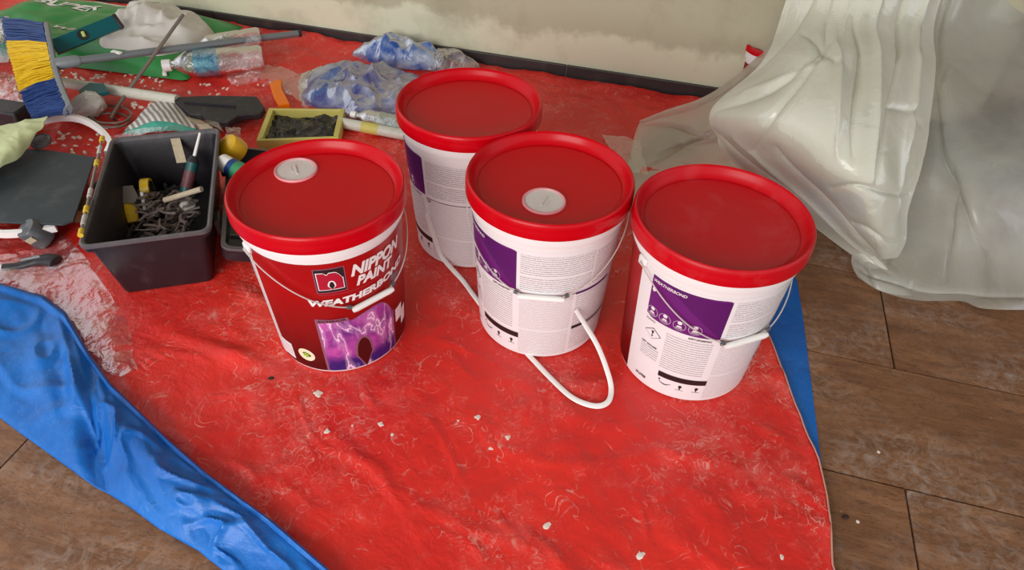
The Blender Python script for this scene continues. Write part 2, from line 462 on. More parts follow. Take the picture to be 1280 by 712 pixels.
bedge = [(p.y, p.x) for p in (at(1037, 690), at(1027, 585), at(1014, 480), at(1004, 400), at(996, 350))] + [(1.6, .58)]
bedge = [(.4, .545)] + sorted(bedge)
mb = MB()
def fblue(u, v):
    y = .45 + v * 1.1; x1 = interp(bedge, y); x0 = .12 + .05 * v
    x = x0 + (x1 - x0) * u
    return (x, y, .0012 + .0004 * noise.noise(Vector((x, y, 0)) * 14))
mb.grid(fblue, 30, 60)
blue = single(mb, 'blue_tarpaulin', M['tarp_blue'], 'blue tarpaulin edge showing under the right hem of the red one', 'tarpaulin')
mb = MB()
def seg(P, u):
    k = u * (len(P) - 1); i = min(int(k), len(P) - 2); return P[i].lerp(P[i + 1], k - i)
def ffold(u, v):
    a = seg(FO, u); b = seg(FI, u); 
    p = a.lerp(b, v)
    u *= 1.17; w = Vector((p.x, p.y, 0))
    h = .004 + .034 * sin(pi * min(1, v * .93)) ** .8 * (.55 + .45 * sin(u * 3.2))
    h += .010 * noise.noise(w * 4 + Vector((3, 1, 0))) * sin(pi * v)
    cr = noise.noise(Vector((u * 7 + v * 1.5, v * 1.2, 1)))
    c2 = noise.noise(Vector((u * 11 - v * 2.5, v * 2.2 + u * 3, 6)))
    h += (.012 * (.5 - min(1, abs(cr) * 3)) + .009 * (.4 - min(1, abs(c2) * 4))) * sin(pi * v) + .0015 * noise.noise(w * 40)
    h -= .030 * math.exp(-((u - .36) / .05) ** 2 - ((v - .30) / .25) ** 2)
    # pocket near the far left
    h -= .02 * math.exp(-((u - .12) / .06) ** 2 - ((v - .62) / .16) ** 2)
    h += .014 * math.exp(-((u - .30) / .025) ** 2) * sin(pi * v)
    if v > .9: h += .008 * smooth01((v - .9) / .05) * (1 - smooth01((v - .96) / .04))
    p.z = max(.003 + .022 * smooth01((v - .25) / .4), h + .010 * smooth01((v - .25) / .4) + .03 * max(0, 1 - u / .16) * smooth01(v / .5))
    return p
mb.grid(ffold, 220, 60)
# hem turned under along the outer edge
single(mb, 'blue_tarpaulin', M['tarp_blue'], 'blue tarpaulin strip folded along the lower left edge of the red one', 'tarpaulin', solid=.001)

# ------------------------------------------------------------------ label print helpers
def surf(a, z, eps=.0):
    r = rad(z) + .0006 + eps; w = R(a)
    return Vector((r * cos(w), r * sin(w), z))
def panel(a0, a1, f0, f1, eps, name, mat, parent, step=2.0, nz=6):
    """print area between angles a0..a1 and heights f0(a)..f1(a)"""
    n = max(1, int(abs(a1 - a0) / step)); mb = MB(); uv = []
    g0 = f0 if callable(f0) else (lambda a: f0); g1 = f1 if callable(f1) else (lambda a: f1)
    for j in range(nz + 1):
        for i in range(n + 1):
            a = a0 + (a1 - a0) * i / n; z = g0(a) + (g1(a) - g0(a)) * j / nz
            mb.v.append(tuple(surf(a, z, eps))); uv.append((R(a) * .14, z))
    for j in range(nz):
        for i in range(n):
            q = j * (n + 1) + i; mb.f.append((q, q + 1, q + n + 2, q + n + 1))
    return mb.build(name, mat, parent, uvf=uv)
def shape2d(pts, a0, z0, eps, mb):
    """small polygon (metres) wrapped on the pail wall"""
    b = len(mb.v)
    for x, y in pts: mb.v.append(tuple(surf(a0 + math.degrees(x / .14), z0 + y, eps)))
    mb.f.append(tuple(range(b, b + len(pts))))
def text_pts(body, size, bold=0.0, shear=0.0, sx=1.0):
    cu = bpy.data.curves.new('t', 'FONT'); cu.body = body; cu.size = size; cu.offset = bold; cu.shear = shear; cu.resolution_u = 3
    o = bpy.data.objects.new('t', cu); col.objects.link(o)
    bpy.context.view_layer.update()
    me = o.to_mesh(); V = [(v.co.x * sx, v.co.y) for v in me.vertices]; F = [tuple(p.vertices) for p in me.polygons]
    o.to_mesh_clear(); bpy.data.objects.remove(o); bpy.data.curves.remove(cu)
    return V, F
def text_on(body, a0, z0, width, cap, mat, parent, eps=.0016, shear=.25, slope=0.0, bold=.03, name='lettering', arc=0.0):
    V, F = text_pts(body, 1.0, bold, shear)
    x0 = min(p[0] for p in V); x1 = max(p[0] for p in V); y1 = max(p[1] for p in V); y0 = min(0, min(p[1] for p in V))
    mb = MB()
    for x, y in V:
        u = (x - x0) / (x1 - x0); X = u * width; Y = y / y1 * cap
        mb.v.append(tuple(surf(a0 + math.degrees(X / .14), z0 + Y + slope * X + arc * (u - .5) ** 2, eps)))
    mb.f = F
    return mb.build(name, mat, parent, smooth=False)

def flat(name, c, rough=.4): return pm(name, c, rough, .04, 10)
M['ink_white'] = flat('white_print', (240, 232, 230)); M['ink_black'] = flat('black_print', (34, 28, 30))
M['ink_purple'] = flat('purple_print', (104, 28, 112)); M['ink_purple_d'] = flat('dark_purple_print', (84, 20, 96))
M['ink_grey'] = flat('grey_print', (120, 112, 114)); M['ink_green'] = flat('green_print', (150, 190, 60))
M['ink_mauve'] = flat('mauve_print', (140, 90, 112)); M['ink_maroon'] = flat('maroon_print', (72, 6, 8)); M['ink_crimson'] = flat('crimson_print', (176, 24, 50))
M['ink_cream'] = flat('cream_print', (236, 230, 196))
M['label_white'] = pm('label_white', (236, 230, 230), .42, .03, 8)

def mat_front():
    mt, nt, b, out = newmat('front_label_red_print')
    uv = N(nt, 'ShaderNodeTexCoord').outputs['UV']; s = N(nt, 'ShaderNodeSeparateXYZ'); nt.links.new(uv, s.inputs[0])
    c = mix(nt, ramp(nt, mathn(nt, 'ADD', s.outputs[1], mathn(nt, 'MULTIPLY', noisen(nt, uv, 8, 2), .05)), .05, .25), lin((74, 3, 5)), lin((164, 10, 11)))
    nt.links.new(c, b.inputs['Base Color']); b.inputs['Roughness'].default_value = .3
    return mt
M['front'] = mat_front()
def mat_storm():
    mt, nt, b, out = newmat('lightning_sky_print')
    uv = N(nt, 'ShaderNodeTexCoord').outputs['UV']; s = N(nt, 'ShaderNodeSeparateXYZ'); nt.links.new(uv, s.inputs[0])
    nz = noisen(nt, uv, 22, 5, .6)
    c = mix(nt, ramp(nt, nz, .35, .7), lin((110, 40, 130)), lin((196, 84, 168)))
    c = mix(nt, ramp(nt, mathn(nt, 'ADD', s.outputs[1], mathn(nt, 'MULTIPLY', nz, .05)), .085, .055), c, lin((48, 26, 110)))
    mp = N(nt, 'ShaderNodeMapping'); mp.inputs['Scale'].default_value = (1.6, .55, 1); nt.links.new(uv, mp.inputs[0])
    v = noisen(nt, mp.outputs[0], 13, 4, .55, .5)
    ln = ramp(nt, mathn(nt, 'ABSOLUTE', mathn(nt, 'SUBTRACT', v, .5)), .014, .002)
    gl = mathn(nt, 'MULTIPLY', ramp(nt, mathn(nt, 'ABSOLUTE', mathn(nt, 'SUBTRACT', v, .5)), .08, 0), .35)
    c = mix(nt, mathn(nt, 'ADD', ln, gl, True), c, lin((246, 200, 232)))
    nt.links.new(c, b.inputs['Base Color']); b.inputs['Roughness'].default_value = .3
    return mt
M['storm'] = mat_storm()
def mat_fine(name, pitch, ink, dens, uscale=900):
    """rows of print too small to read"""
    mt, nt, b, out = newmat(name)
    uv = N(nt, 'ShaderNodeTexCoord').outputs['UV']; s = N(nt, 'ShaderNodeSeparateXYZ'); nt.links.new(uv, s.inputs[0])
    row = mathn(nt, 'FRACT', mathn(nt, 'DIVIDE', s.outputs[1], pitch))
    band = mathn(nt, 'MULTIPLY', mathn(nt, 'GREATER_THAN', row, .28), mathn(nt, 'LESS_THAN', row, .75))
    cb = N(nt, 'ShaderNodeCombineXYZ'); nt.links.new(mathn(nt, 'MULTIPLY', s.outputs[0], uscale), cb.inputs[0])
    nt.links.new(mathn(nt, 'MULTIPLY', mathn(nt, 'FLOOR', mathn(nt, 'DIVIDE', s.outputs[1], pitch)), 7.3), cb.inputs[1])
    nt.links.new(mathn(nt, 'MULTIPLY', s.outputs[1], 500), cb.inputs[2])
    w = ramp(nt, noisen(nt, cb.outputs[0], 1.0, 2, .7), .5 - dens, .62 - dens)
    c = mix(nt, mathn(nt, 'MULTIPLY', band, w), lin((236, 230, 230)), lin(ink))
    nt.links.new(c, b.inputs['Base Color']); b.inputs['Roughness'].default_value = .42
    return mt
M['fine1'] = mat_fine('fine_print_rows', .0052, (150, 150, 148), .10)
M['fine2'] = mat_fine('dense_fine_print', .0034, (186, 180, 180), .12, 1400)
M['fine3'] = mat_fine('light_fine_print', .0062, (172, 168, 168), .14, 700)

def circle(r, n=20, sx=1.0, sy=1.0, dx=0, dy=0): return [(dx + r * sx * cos(2 * pi * k / n), dy + r * sy * sin(2 * pi * k / n)) for k in range(n)]
def ring_on(mb, r0, r1, a0, z0, eps, n=24, sx=1.0):
    b = len(mb.v)
    for k in range(n):
        w = 2 * pi * k / n
        for r in (r0, r1): mb.v.append(tuple(surf(a0 + math.degrees(r * sx * cos(w) / .14), z0 + r * sin(w), eps)))
    for k in range(n):
        k2 = (k + 1) % n; mb.f.append((b + 2 * k, b + 2 * k + 1, b + 2 * k2 + 1, b + 2 * k2))

def make_pail(label, pos, rot, spout=None, bail='back_side', lidmat='lid_red'):
    root = empty('paint_pail', (pos[0], pos[1], GROUND), R(rot))
    tag(root, label, 'pail', 'four white paint pails with red lids')
    Hh = H - GROUND
    # body: tapered wall with a ribbed flange under the lid
    mb = MB()
    prof = [(.020, .003), (.118, .003), (.122, .0), (.1285, .0), (.1312, .003)] + [(rad(z), z) for z in (.01, .05, .10, .15, .20, .25, .30, .312)] + \
           [(.1478, .3135), (.1524, .3150), (.1530, .3170), (.1530, .3300), (.1512, .3320), (.1512, .3400), (.1500, .3420), (.1370, .3425)]
    mb.lathe(prof, n=96, caps=(True, True)); mb.build('body', M['pail_white'], root, ang=35)
    # lid
    lm = M[lidmat]
    mb = MB()
    top = Hh
    prof = [(.1545, top - .034), (.1592, top - .0345), (.1600, top - .032), (.1598, top - .019), (.1592, top - .0165), (.1596, top - .013), (.1590, top - .006), (.1572, top - .0018), (.1550, top), (.1528, top - .0012), (.1505, top - .005),
            (.1475, top - .012), (.1415, top - .0215), (.1385, top - .0232), (.1360, top - .0222), (.1335, top - .0230), (.06, top - .0245), (.001, top - .0245)]
    mb.lathe(prof, n=112, caps=(False, True)); mb.build('lid', lm, root, ang=50)
    if spout:
        a, rr = spout; cx_, cy_ = rr * cos(R(a)), rr * sin(R(a)); zt = top - .0244
        mb = MB(); mb.lathe([(.0405, zt - .002), (.0405, zt + .0030), (.0395, zt + .0042), (.0370, zt + .0042), (.0360, zt + .0030), (.0360, zt - .002)], (cx_, cy_, 0), n=48, caps=(False, False))
        sp = mb.build('spout_ring', M['spout_ring'], root)
        mb = MB(); mb.lathe([(.0362, zt + .0022), (.0335, zt + .0026), (.0325, zt + .0008), (.018, zt + .0010), (.001, zt + .0016)], (cx_, cy_, 0), n=40, caps=(True, True))
        mb.box((cx_, cy_ + .0, zt + .0025), (.030, .003, .003)); mb.box((cx_ + .004, cy_ + .008, zt + .002), (.018, .003, .002))
        mb.build('spout_cap', M['spout'], root)
    # ---- back label (ingredients side) a = -71..105
    bl = panel(-71, 105, .006, .3, .0, 'back_label', M['label_white'], root)
    pp = panel(-58, 0, lambda a: .193 + .006 * (1 - smooth01((a + 58) / 5)), lambda a: .2935 - .003 * smooth01((a + 3) / 3), .0005, 'purple_panel', M['ink_purple'], bl)
    panel(-58, -14, lambda a: .2905, lambda a: .2935, .0007, 'panel_edge', M['ink_purple_d'], bl)
    # darker sweep across the panel
    panel(-42, 0, lambda a: .285 - .09 * (a + 42) / 42 + .004 * sin((a + 42) / 42 * pi), lambda a: .2895, .0006, 'panel_sweep', M['ink_purple_d'], bl)
    text_on('WEATHERBOND', -56.5, .2805, .064, .0065, M['ink_white'], bl, eps=.0012, slope=0.0, bold=.02)
    for k, a in enumerate((-53, -42, -30.5, -19)):
        mb = MB()
        ring_on(mb, .0112, .0118, a, .2095, .001)
        shape2d([(x, y) for x, y in circle(.0042, 12)], a, .2165, .001, mb)
        shape2d([(-.005, -.001), (.005, -.001), (.0035, .003), (-.0035, .003)], a, .2065, .001, mb)
        shape2d([(-.007, 0), (.007, 0), (.007, .0008), (-.007, .0008)], a, .2035, .001, mb)
        shape2d([(-.006, 0), (.006, 0), (.006, .0008), (-.006, .0008)], a, .2015, .001, mb)
        mb.build('pictogram', M['ink_white'], bl, smooth=False)
    mb = MB(); shape2d([(-.004, -.002), (0, -.006), (.004, -.001), (.002, .004), (-.003, .004)], -55, .262, .001, mb)
    mb.build('pictogram', M['ink_white'], bl, smooth=False)
    panel(3, 60, .240, .2885, .0005, 'fine_print', M['fine1'], bl); panel(3, 60, .197, .2345, .0005, 'fine_print', M['fine1'], bl)
    panel(1, 84, .186, .1885, .0005, 'divider', M['ink_grey'], bl, nz=1)
    panel(48, 84, .1835, .190, .0007, 'divider', M['ink_purple_d'], bl, nz=1)
    panel(3, 46, .088, .182, .0005, 'fine_print', M['fine2'], bl); panel(3, 46, .012, .083, .0005, 'fine_print', M['fine2'], bl)
    panel(49, 92, .094, .180, .0005, 'fine_print', M['fine3'], bl); panel(49, 92, .020, .078, .0005, 'fine_print', M['fine3'], bl)
    panel(49, 92, .081, .091, .0005, 'grey_bar', M['ink_grey'], bl, nz=1); panel(49, 62, .083, .090, .0008, 'black_bar', M['ink_black'], bl, nz=1)
    panel(62, 100, .200, .285, .0005, 'fine_print', M['fine3'], bl)
    panel(-38, -3, .082, .1795, .0005, 'fine_print', M['fine3'], bl)
    text_on('SAFETY INFORMATION', -22, .1845, .041, .0042, M['ink_black'], bl, shear=0, bold=.03)
    text_on('WARNING', -57.5, .1855, .022, .0035, M['ink_grey'], bl, shear=0, bold=.02)
    mb = MB(); shape2d([(0, -.0148), (.0185, 0), (0, .0148), (-.0185, 0)], -49, .1565, .0008, mb)
    dm = mb.build('hazard_diamond', M['ink_black'], bl, smooth=False)
    mb = MB(); shape2d([(0, -.0134), (.0167, 0), (0, .0134), (-.0167, 0)], -49, .1565, .0011, mb); mb.build('hazard_field', M['label_white'], bl, smooth=False)
    mb = MB(); shape2d([(-.0008, -.001), (.0008, -.001), (.0030, .0085), (-.0030, .0085)], -49, .1560, .0014, mb); shape2d(circle(.0022, 10, dy=-.0052), -49, .1565, .0014, mb)
    mb.build('exclamation_mark', M['ink_black'], bl, smooth=False)
    text_on('NET VOLUME', -57.5, .1215, .036, .0036, M['ink_black'], bl, shear=0, bold=.04)
    panel(-58, -41, .085, .117, .0005, 'fine_print', M['fine3'], bl)
    text_on('18 LITRE', -58, .0235, .027, .0062, M['ink_black'], bl, shear=.2, bold=.04)
    panel(-37, 3, .0545, .0695, .0006, 'black_bar', M['ink_black'], bl, nz=2)
    mb = MB()
    for k in range(10):
        x0 = -.013 + k * .0026; x1 = x0 + .0027
        fy = lambda x: 140 * x * x * .25 - .004
        th = lambda x: .0024 * sqrt(max(.05, 1 - (x / .0135) ** 2))
        shape2d([(x0, fy(x0) - th(x0) / 2), (x1, fy(x1) - th(x1) / 2), (x1, fy(x1) + th(x1) / 2), (x0, fy(x0) + th(x0) / 2)], -30, .040, .0008, mb)
    shape2d(circle(.0022, 10, dx=-.012, dy=.005), -30, .042, .0008, mb)
    mb.build('smile_mark', M['ink_black'], bl, smooth=False)
    for a in (-17, -3.5):
        mb = MB()
        shape2d(circle(.0036, 12, sy=1.1), a, .0425, .0008, mb)
        shape2d([(-.0014, -.005), (.0014, -.005), (.0014, 0), (-.0014, 0)], a, .039, .0008, mb)
        shape2d([(-.008, 0), (.008, 0), (.008, .0009), (-.008, .0009)], a, .0315, .0008, mb)
        mb.build('small_mark', M['ink_black'], bl, smooth=False)
    mb = MB()
    # little device beside the panel corner
    ring_on(mb, .0030, .0042, 3.2, .1885 - .008, .001, 12); shape2d([(-.002, -.003), (.003, -.003), (.002, .001)], 5, .183, .001, mb)
    mb.build('small_mark', M['ink_black'], bl, smooth=False)
    # ---- front label a = 107..289
    O = 246                                               # local angle = reading on the front pail + O
    fr = panel(109.5, 289, .008, .304, .0, 'front_label', M['front'], root)
    def P_(t): return t + O
    mb = MB(); w2 = R(10.6) * .14
    pan = panel(P_(-84.5), P_(-63), .2335, .2925, .0006, 'emblem_border', M['ink_mauve'], fr, nz=1)
    panel(P_(-83.8), P_(-63.7), .2352, .2908, .0009, 'emblem_field', M['ink_black'], fr, nz=1)
    def nshape(s, t0, cz, eps, name, mat, hole=True, grow=0.0):
        """rounded letter n drawn as columns"""
        W = 17.0 * s; hgt = .040 * s; a0, a1 = t0 - W / 2, t0 + W / 2
        def topf(a):
            u = (a - a0) / W
            if u < .34: return cz + hgt / 2 - .002 * s * (u > .28)
            if u < .42: return cz + hgt / 2 - .0045 * s
            v = (u - .42) / .58
            return cz + hgt / 2 - .0005 - (.016 * s) * max(0, (v - .45) / .55) ** 2 * (1 if v > .45 else 0) - .004 * s * max(0, (.12 - v) / .12)
        def lo(a): return cz - hgt / 2 - grow
        return panel(a0 - grow * 400, a1 + grow * 400, lo, lambda a: topf(min(max(a, a0), a1)) + grow, eps, name, mat, fr, step=W / 40, nz=8)
    nshape(1.0, P_(-73.8), .2625, .0012, 'emblem_outline', M['ink_white'], grow=.0016)
    nshape(1.0, P_(-73.8), .2625, .0015, 'emblem_letter', M['ink_crimson'])
    def drop(t0, z0, z1, wd, eps, name, mat):
        def top(a):
            u = min(1, abs(a - t0) / wd); return z0 + (z1 - z0) * (.45 + .55 * sqrt(max(0, 1 - u * u)))
        def bot(a):
            u = min(1, abs(a - t0) / wd); return z0 + (z1 - z0) * (.45 * u * .98) ** 1.0
        return panel(t0 - wd, t0 + wd, bot, top, eps, name, mat, fr, step=wd / 10, nz=4)
    drop(P_(-73.2), .2415, .264, 2.9, .0018, 'emblem_notch_edge', M['ink_white'])
    drop(P_(-73.2), .2420, .2615, 1.8, .0021, 'emblem_notch', M['ink_black'])
    text_on('NIPPON', P_(-59.5), .2635, R(47) * .14, .0255, M['ink_white'], fr, shear=.3, bold=.045)
    text_on('PAINT', P_(-56.5), .2375, R(34) * .14, .0215, M['ink_white'], fr, shear=.3, bold=.045)
    text_on('WEATHERBOND', P_(-92.5), .1965, R(84) * .14, .0150, M['ink_white'], fr, shear=.15, slope=.085, bold=.05, arc=.02)
    panel(P_(-84), P_(-5), lambda a: .2235 + .010 * ((a - P_(-84)) / 79) + .008 * ((a - P_(-50)) / 40) ** 2, lambda a: .2242 + .010 * ((a - P_(-84)) / 79) + .008 * ((a - P_(-50)) / 40) ** 2, .0006, 'arc_line', M['ink_mauve'], fr, nz=1)
    # big letter n with a storm sky
    def topn(a):
        t = a - O
        if t < -66: return .1625 - .0002 * (t + 90)
        if t < -63.5: return .150
        v = (t + 63.5) / 37.5
        return .1500 + .0135 * sin(min(v, .55) / .55 * pi / 2) - .050 * max(0, (v - .55) / .45) ** 2.4
    panel(P_(-91.5), P_(-24.5), .0090, lambda a: topn(min(max(a, P_(-90)), P_(-26))) + .0018, .0006, 'storm_border', M['ink_mauve'], fr, step=1, nz=10)
    panel(P_(-89.5), P_(-26), .0095, topn, .0010, 'storm_picture', M['storm'], fr, step=1, nz=12)
    drop(P_(-57.5), .006, .098, 8.2, .0014, 'picture_notch_edge', M['ink_mauve'])
    drop(P_(-57.5), .008, .093, 6.3, .0018, 'picture_notch', M['ink_maroon'])
    panel(P_(-90), P_(-66.5), .1535, .1625, .0013, 'caption_strip', M['ink_mauve'], fr, nz=1)
    text_on('EXTERIOR', P_(-89), .1555, R(21) * .14, .0050, M['ink_maroon'], fr, eps=.0017, shear=0, bold=.03)
    panel(P_(-137), P_(-122), .0180, .0640, .0006, 'white_mark', M['label_white'], fr, nz=1)
    panel(P_(-135.5), P_(-123.5), .024, .058, .0009, 'white_mark_print', M['fine3'], fr, nz=1)
    mb = MB(); shape2d(circle(.0190, 32, sy=.95), P_(-107.6), .0490, .0008, mb); mb.build('oval_seal', M['ink_cream'], fr, smooth=False)
    mb = MB(); shape2d([(.0095 * (1 if k % 2 else .5) * cos(k * pi / 6), .0095 * (1 if k % 2 else .5) * sin(k * pi / 6)) for k in range(12)], P_(-107.6), .0490, .0012, mb); mb.build('seal_leaf', M['ink_green'], fr, smooth=False)
    panel(P_(-22), P_(-11), .072, .108, .0006, 'white_mark', M['label_white'], fr, nz=1); panel(P_(-13), P_(-3), .048, .088, .0009, 'white_mark', M['label_white'], fr, nz=1)
    panel(P_(-26), P_(-15), .196, .208, .0008, 'roller_picture', M['ink_grey'], fr, nz=1); panel(P_(-24), P_(-18), .180, .197, .0008, 'roller_picture', M['ink_mauve'], fr, nz=1)
    # ---- ears and bail handle
    zE = .302
    for a in (110, -70):
        mb = MB(); q = Matrix.Rotation(R(a), 3, 'Z')
        mb.box(q @ Vector((.1500, 0, zE - .002)), (.008, .022, .020), q)
        mb.build('handle_ear', M['pail_white'], root, bevel=.003)
    mid = 200 if bail == 'front_side' else 20
    def bpt(f):                                            # f -1..1 along the bail
        ph = abs(f) * 90
        drop_ = cos(R(ph)) ** 1.25
        z = zE - .1145 * drop_
        r = .1575 - .0075 * drop_
        a = mid + f * 90
        return Vector((r * cos(R(a)), r * sin(R(a)), z))
    g = .19
    for s_ in (-1, 1):
        mb = MB(); mb.tube([bpt(s_ * (g * .9 + (1 - g * .9) * k / 22)) for k in range(23)], .0013, 8); mb.build('bail_wire', M['wire'], root)
    mb = MB(); e0, e1 = bpt(-g), bpt(g); cm = bpt(0)
    gp = [bpt(-g + 2 * g * k / 12) for k in range(13)]
    gp = [e0.lerp(e1, k / 12) * 1.0 + (cm - (e0 + e1) / 2) * .75 for k in range(13)]; mb.tube(gp, [.0048, .0062] + [.0062] * 9 + [.0062, .0048], 14)
    gr = mb.build('grip', M['grip'], root)
    for s_ in (-1, 1):
        mb = MB(); mb.tube([bpt(s_ * (g + .002)), bpt(s_ * (g + .035))], .0042, 10); mb.build('grip_ferrule', M['grey_dark'], gr)
    return root

Arel = lambda px_, py_, n_: None
def spout_at(px, py, key, rot):
    p = at(px, py, H - .024); x, y = p.x - PAILS[key][0], p.y - PAILS[key][1]
    return (math.degrees(atan2(y, x)) - rot, math.hypot(x, y))
make_pail('paint pail nearest the tool box, dark red front label with lightning picture', PAILS['A'], -246, spout_at(370, 213, 'A', -246), 'front_side')
make_pail('rearmost paint pail, plain red lid, in front of the crumpled blue bag', PAILS['B'], -130, None, 'front_side')
make_pail('middle paint pail, round spout cap, back label showing, white strap looped at its foot', PAILS['C'], -112.7, spout_at(680, 252, 'C', -112.7), 'back_side')
make_pail('rightmost paint pail, dusty plain red lid, hazard diamond on its back label', PAILS['D'], -87, None, 'back_side', 'lid_dusty')

# loose straps
def smooth_path(P, n=10):
    P = [Vector(p) for p in P]; out = []
    for i in range(len(P) - 1):
        a = P[max(i - 1, 0)]; b = P[i]; c = P[i + 1]; d = P[min(i + 2, len(P) - 1)]
        for k in range(n):
            t = k / n
            out.append(.5 * ((2 * b) + (c - a) * t + (2 * a - 5 * b + 4 * c - d) * t * t + (3 * b - a - 3 * c + d) * t ** 3))
    out.append(P[-1]); return out
def wp(key, th, z, eps):
    r = rad(z - GROUND) + eps; return Vector((PAILS[key][0] + r * cos(R(th)), PAILS[key][1] + r * sin(R(th)), z))
mb = MB()
mb.tube(smooth_path([wp('C', -63.5, .150, .006), at(733, 408, .115), at(747, 432, .085), at(758, 460, .045), at(764, 484, .018), at(760, 502, .012), at(743, 507, .011), at(716, 497, .011), at(690, 474, .011), at(667, 450, .011), at(650, 432, .011)]), .0055, 10, flat=.28, upv=(.2, -.5, 1))
single(mb, 'plastic_strap', M['grip'], 'white plastic strap looping from the middle pail down onto the red tarpaulin', 'strap')
mb = MB()
mb.tube(smooth_path([wp('B', -128.7, .150, .006), wp('B', -121, .09, .008), wp('B', -113, .035, .010), at(578, 350, .012), at(590, 366, .011), at(602, 382, .011)]), .0055, 10, flat=.3, upv=(.2, -.6, .8))
single(mb, 'plastic_strap', M['grip'], 'white plastic strap hanging off the rearmost pail to the left foot of the middle pail', 'strap')

# ------------------------------------------------------------------ small far tub behind the plastic
pt = at(960, 52, .2)
tub = empty('paint_tub', (pt.x, pt.y - .03, .0)); tag(tub, 'small white tub with red lid half hidden behind milky film by the wall', 'tub')
mb = MB(); mb.lathe([(.060, 0), (.0625, .003), (.072, .165), (.076, .167), (.076, .193)], n=48); mb.build('body', M['pail_white'], tub)
mb = MB(); mb.lathe([(.0655, .02), (.0722, .150), (.0722, .151)], n=48, caps=(False, False)); mb.build('label', M['front'], tub, uvf=lambda p: (p[0], p[2]))
mb = MB(); mb.lathe([(.0765, .186), (.0795, .187), (.0795, .203), (.077, .207), (.073, .206), (.068, .199), (.045, .197)], n=48, caps=(False, False)); mb.build('lid', M['lid_red'], tub)
mb = MB(); mb.lathe([(.046, .1965), (.001, .197)], n=32, caps=(False, True)); mb.build('lid_disc', M['spout'], tub)

# ------------------------------------------------------------------ milky plastic sheet on the right
def crnet(net, u, v):
    """Catmull-Rom surface through a grid of world points"""
    def cr(P, t):
        k = t * (len(P) - 1); i = min(int(k), len(P) - 2); t = k - i
        a = P[max(i - 1, 0)]; b = P[i]; c = P[i + 1]; d = P[min(i + 2, len(P) - 1)]
        return .5 * ((2 * b) + (c - a) * t + (2 * a - 5 * b + 4 * c - d) * t * t + (3 * b - a - 3 * c + d) * t ** 3)
    return cr([cr(r_, u) for r_ in net], v)
def sheet(net, nu, nv, amp, freq, name, mat, parent, seed=0, ridge=1.0, fu=5, fv=1.6, tw=.8, creases=()):
    W = [[at(*p) if len(p) == 3 else Vector(p[:3]) for p in r_] for r_ in net]
    def base(u, v): return crnet(W, u, v)
    def fn(u, v):
        p = base(u, v); e = .004
        du = base(min(1, u + e), v) - base(max(0, u - e), v); dv = base(u, min(1, v + e)) - base(u, max(0, v - e))
        nrm = du.cross(dv); nrm = nrm.normalized() if nrm.length > 1e-9 else Vector((0, -1, 0))
        q = p * freq + Vector((seed, 0, 0))
        wq = noise.noise(q * .8) * tw
        n1 = noise.noise(Vector((u * fu + wq + seed, v * fv + u * 1.2, seed)))
        n2 = noise.noise(Vector((u * fu * 2.1 - v * 1.5 + wq, v * fv * 1.9 + seed, 4.2)))
        n3 = noise.noise(Vector((u * fu * .7 + v * 5, v * 2.2 - u * 3 + wq, seed + 8)))
        h = amp * (ridge * .9 * n1 + .35 * noise.noise(q * .5) + .22 * n2 + .10 * noise.noise(Vector((u * fu * 5, v * fv * 4, 2))) * smooth01((.75 - v) * 3) + .12 * max(0, 1 - abs(noise.noise(Vector((u * 7 + v * 6, v * 9 - u * 5, seed)))) / .08) * max(0, n3 + .1))
        for (ua, va, ub, vb, wd, am) in creases:
            dx, dy = ub - ua, vb - va; k = max(0, min(1, ((u - ua) * dx + (v - va) * dy) / (dx * dx + dy * dy)))
            bend = .03 * sin(k * 5 + ua * 20)
            dd = math.hypot(u - ua - dx * k + bend * dy, v - va - dy * k - bend * dx) / wd
            if dd < 3: h += am * math.exp(-dd * 1.3) * (.3 + .7 * sin(pi * min(1, k * .9 + .08)))
        p = p + nrm * h
        p.z = max(p.z, .006 + .003 * (1 + noise.noise(q * 3)))
        return p
    mb = MB(); mb.grid(fn, nu, nv)
    return mb.build(name, mat, parent, ang=180)
ps = empty('plastic_dust_sheet', (0, 0, 0)); tag(ps, 'milky translucent plastic dust sheet heaped and hanging on the right over the tiles', 'plastic sheet')
ctop = 1.25
def hang(px, py, z, dz): # a point straight above the given one
    p = at(px, py, z); return (p.x, p.y, z + dz, 0)
# main heap: columns left->right, rows top->bottom (image px, px, height above floor)
net = [
 [hang(978, 14, .44, .75), hang(1015, 8, .48, .75), hang(1072, 6, .51, .75), hang(1125, 8, .50, .75), hang(1172, 14, .46, .75)],
 [hang(978, 14, .44, .3), hang(1015, 8, .48, .3), hang(1072, 6, .51, .3), hang(1125, 8, .50, .3), hang(1172, 14, .46, .3)],
 [(978, 14, .44), (1018, 8, .48), (1072, 6, .51), (1125, 8, .50), (1172, 14, .46)],
 [(953, 78, .37), (1004, 75, .45), (1065, 70, .47), (1120, 75, .46), (1170, 85, .40)],
 [(890, 138, .27), (960, 145, .37), (1045, 140, .42), (1110, 145, .41), (1163, 160, .33)],
 [(905, 182, .20), (965, 195, .27), (1035, 205, .34), (1100, 210, .35), (1152, 215, .27)],
 [(950, 228, .13), (1000, 240, .19), (1050, 255, .25), (1100, 262, .27), (1138, 262, .20)],
 [(1010, 276, .08), (1040, 285, .11), (1070, 298, .15), (1105, 305, .17), (1135, 300, .13)],
 [(1064, 318, .03), (1078, 318, .05), (1092, 320, .07), (1108, 322, .09), (1124, 322, .07)]]
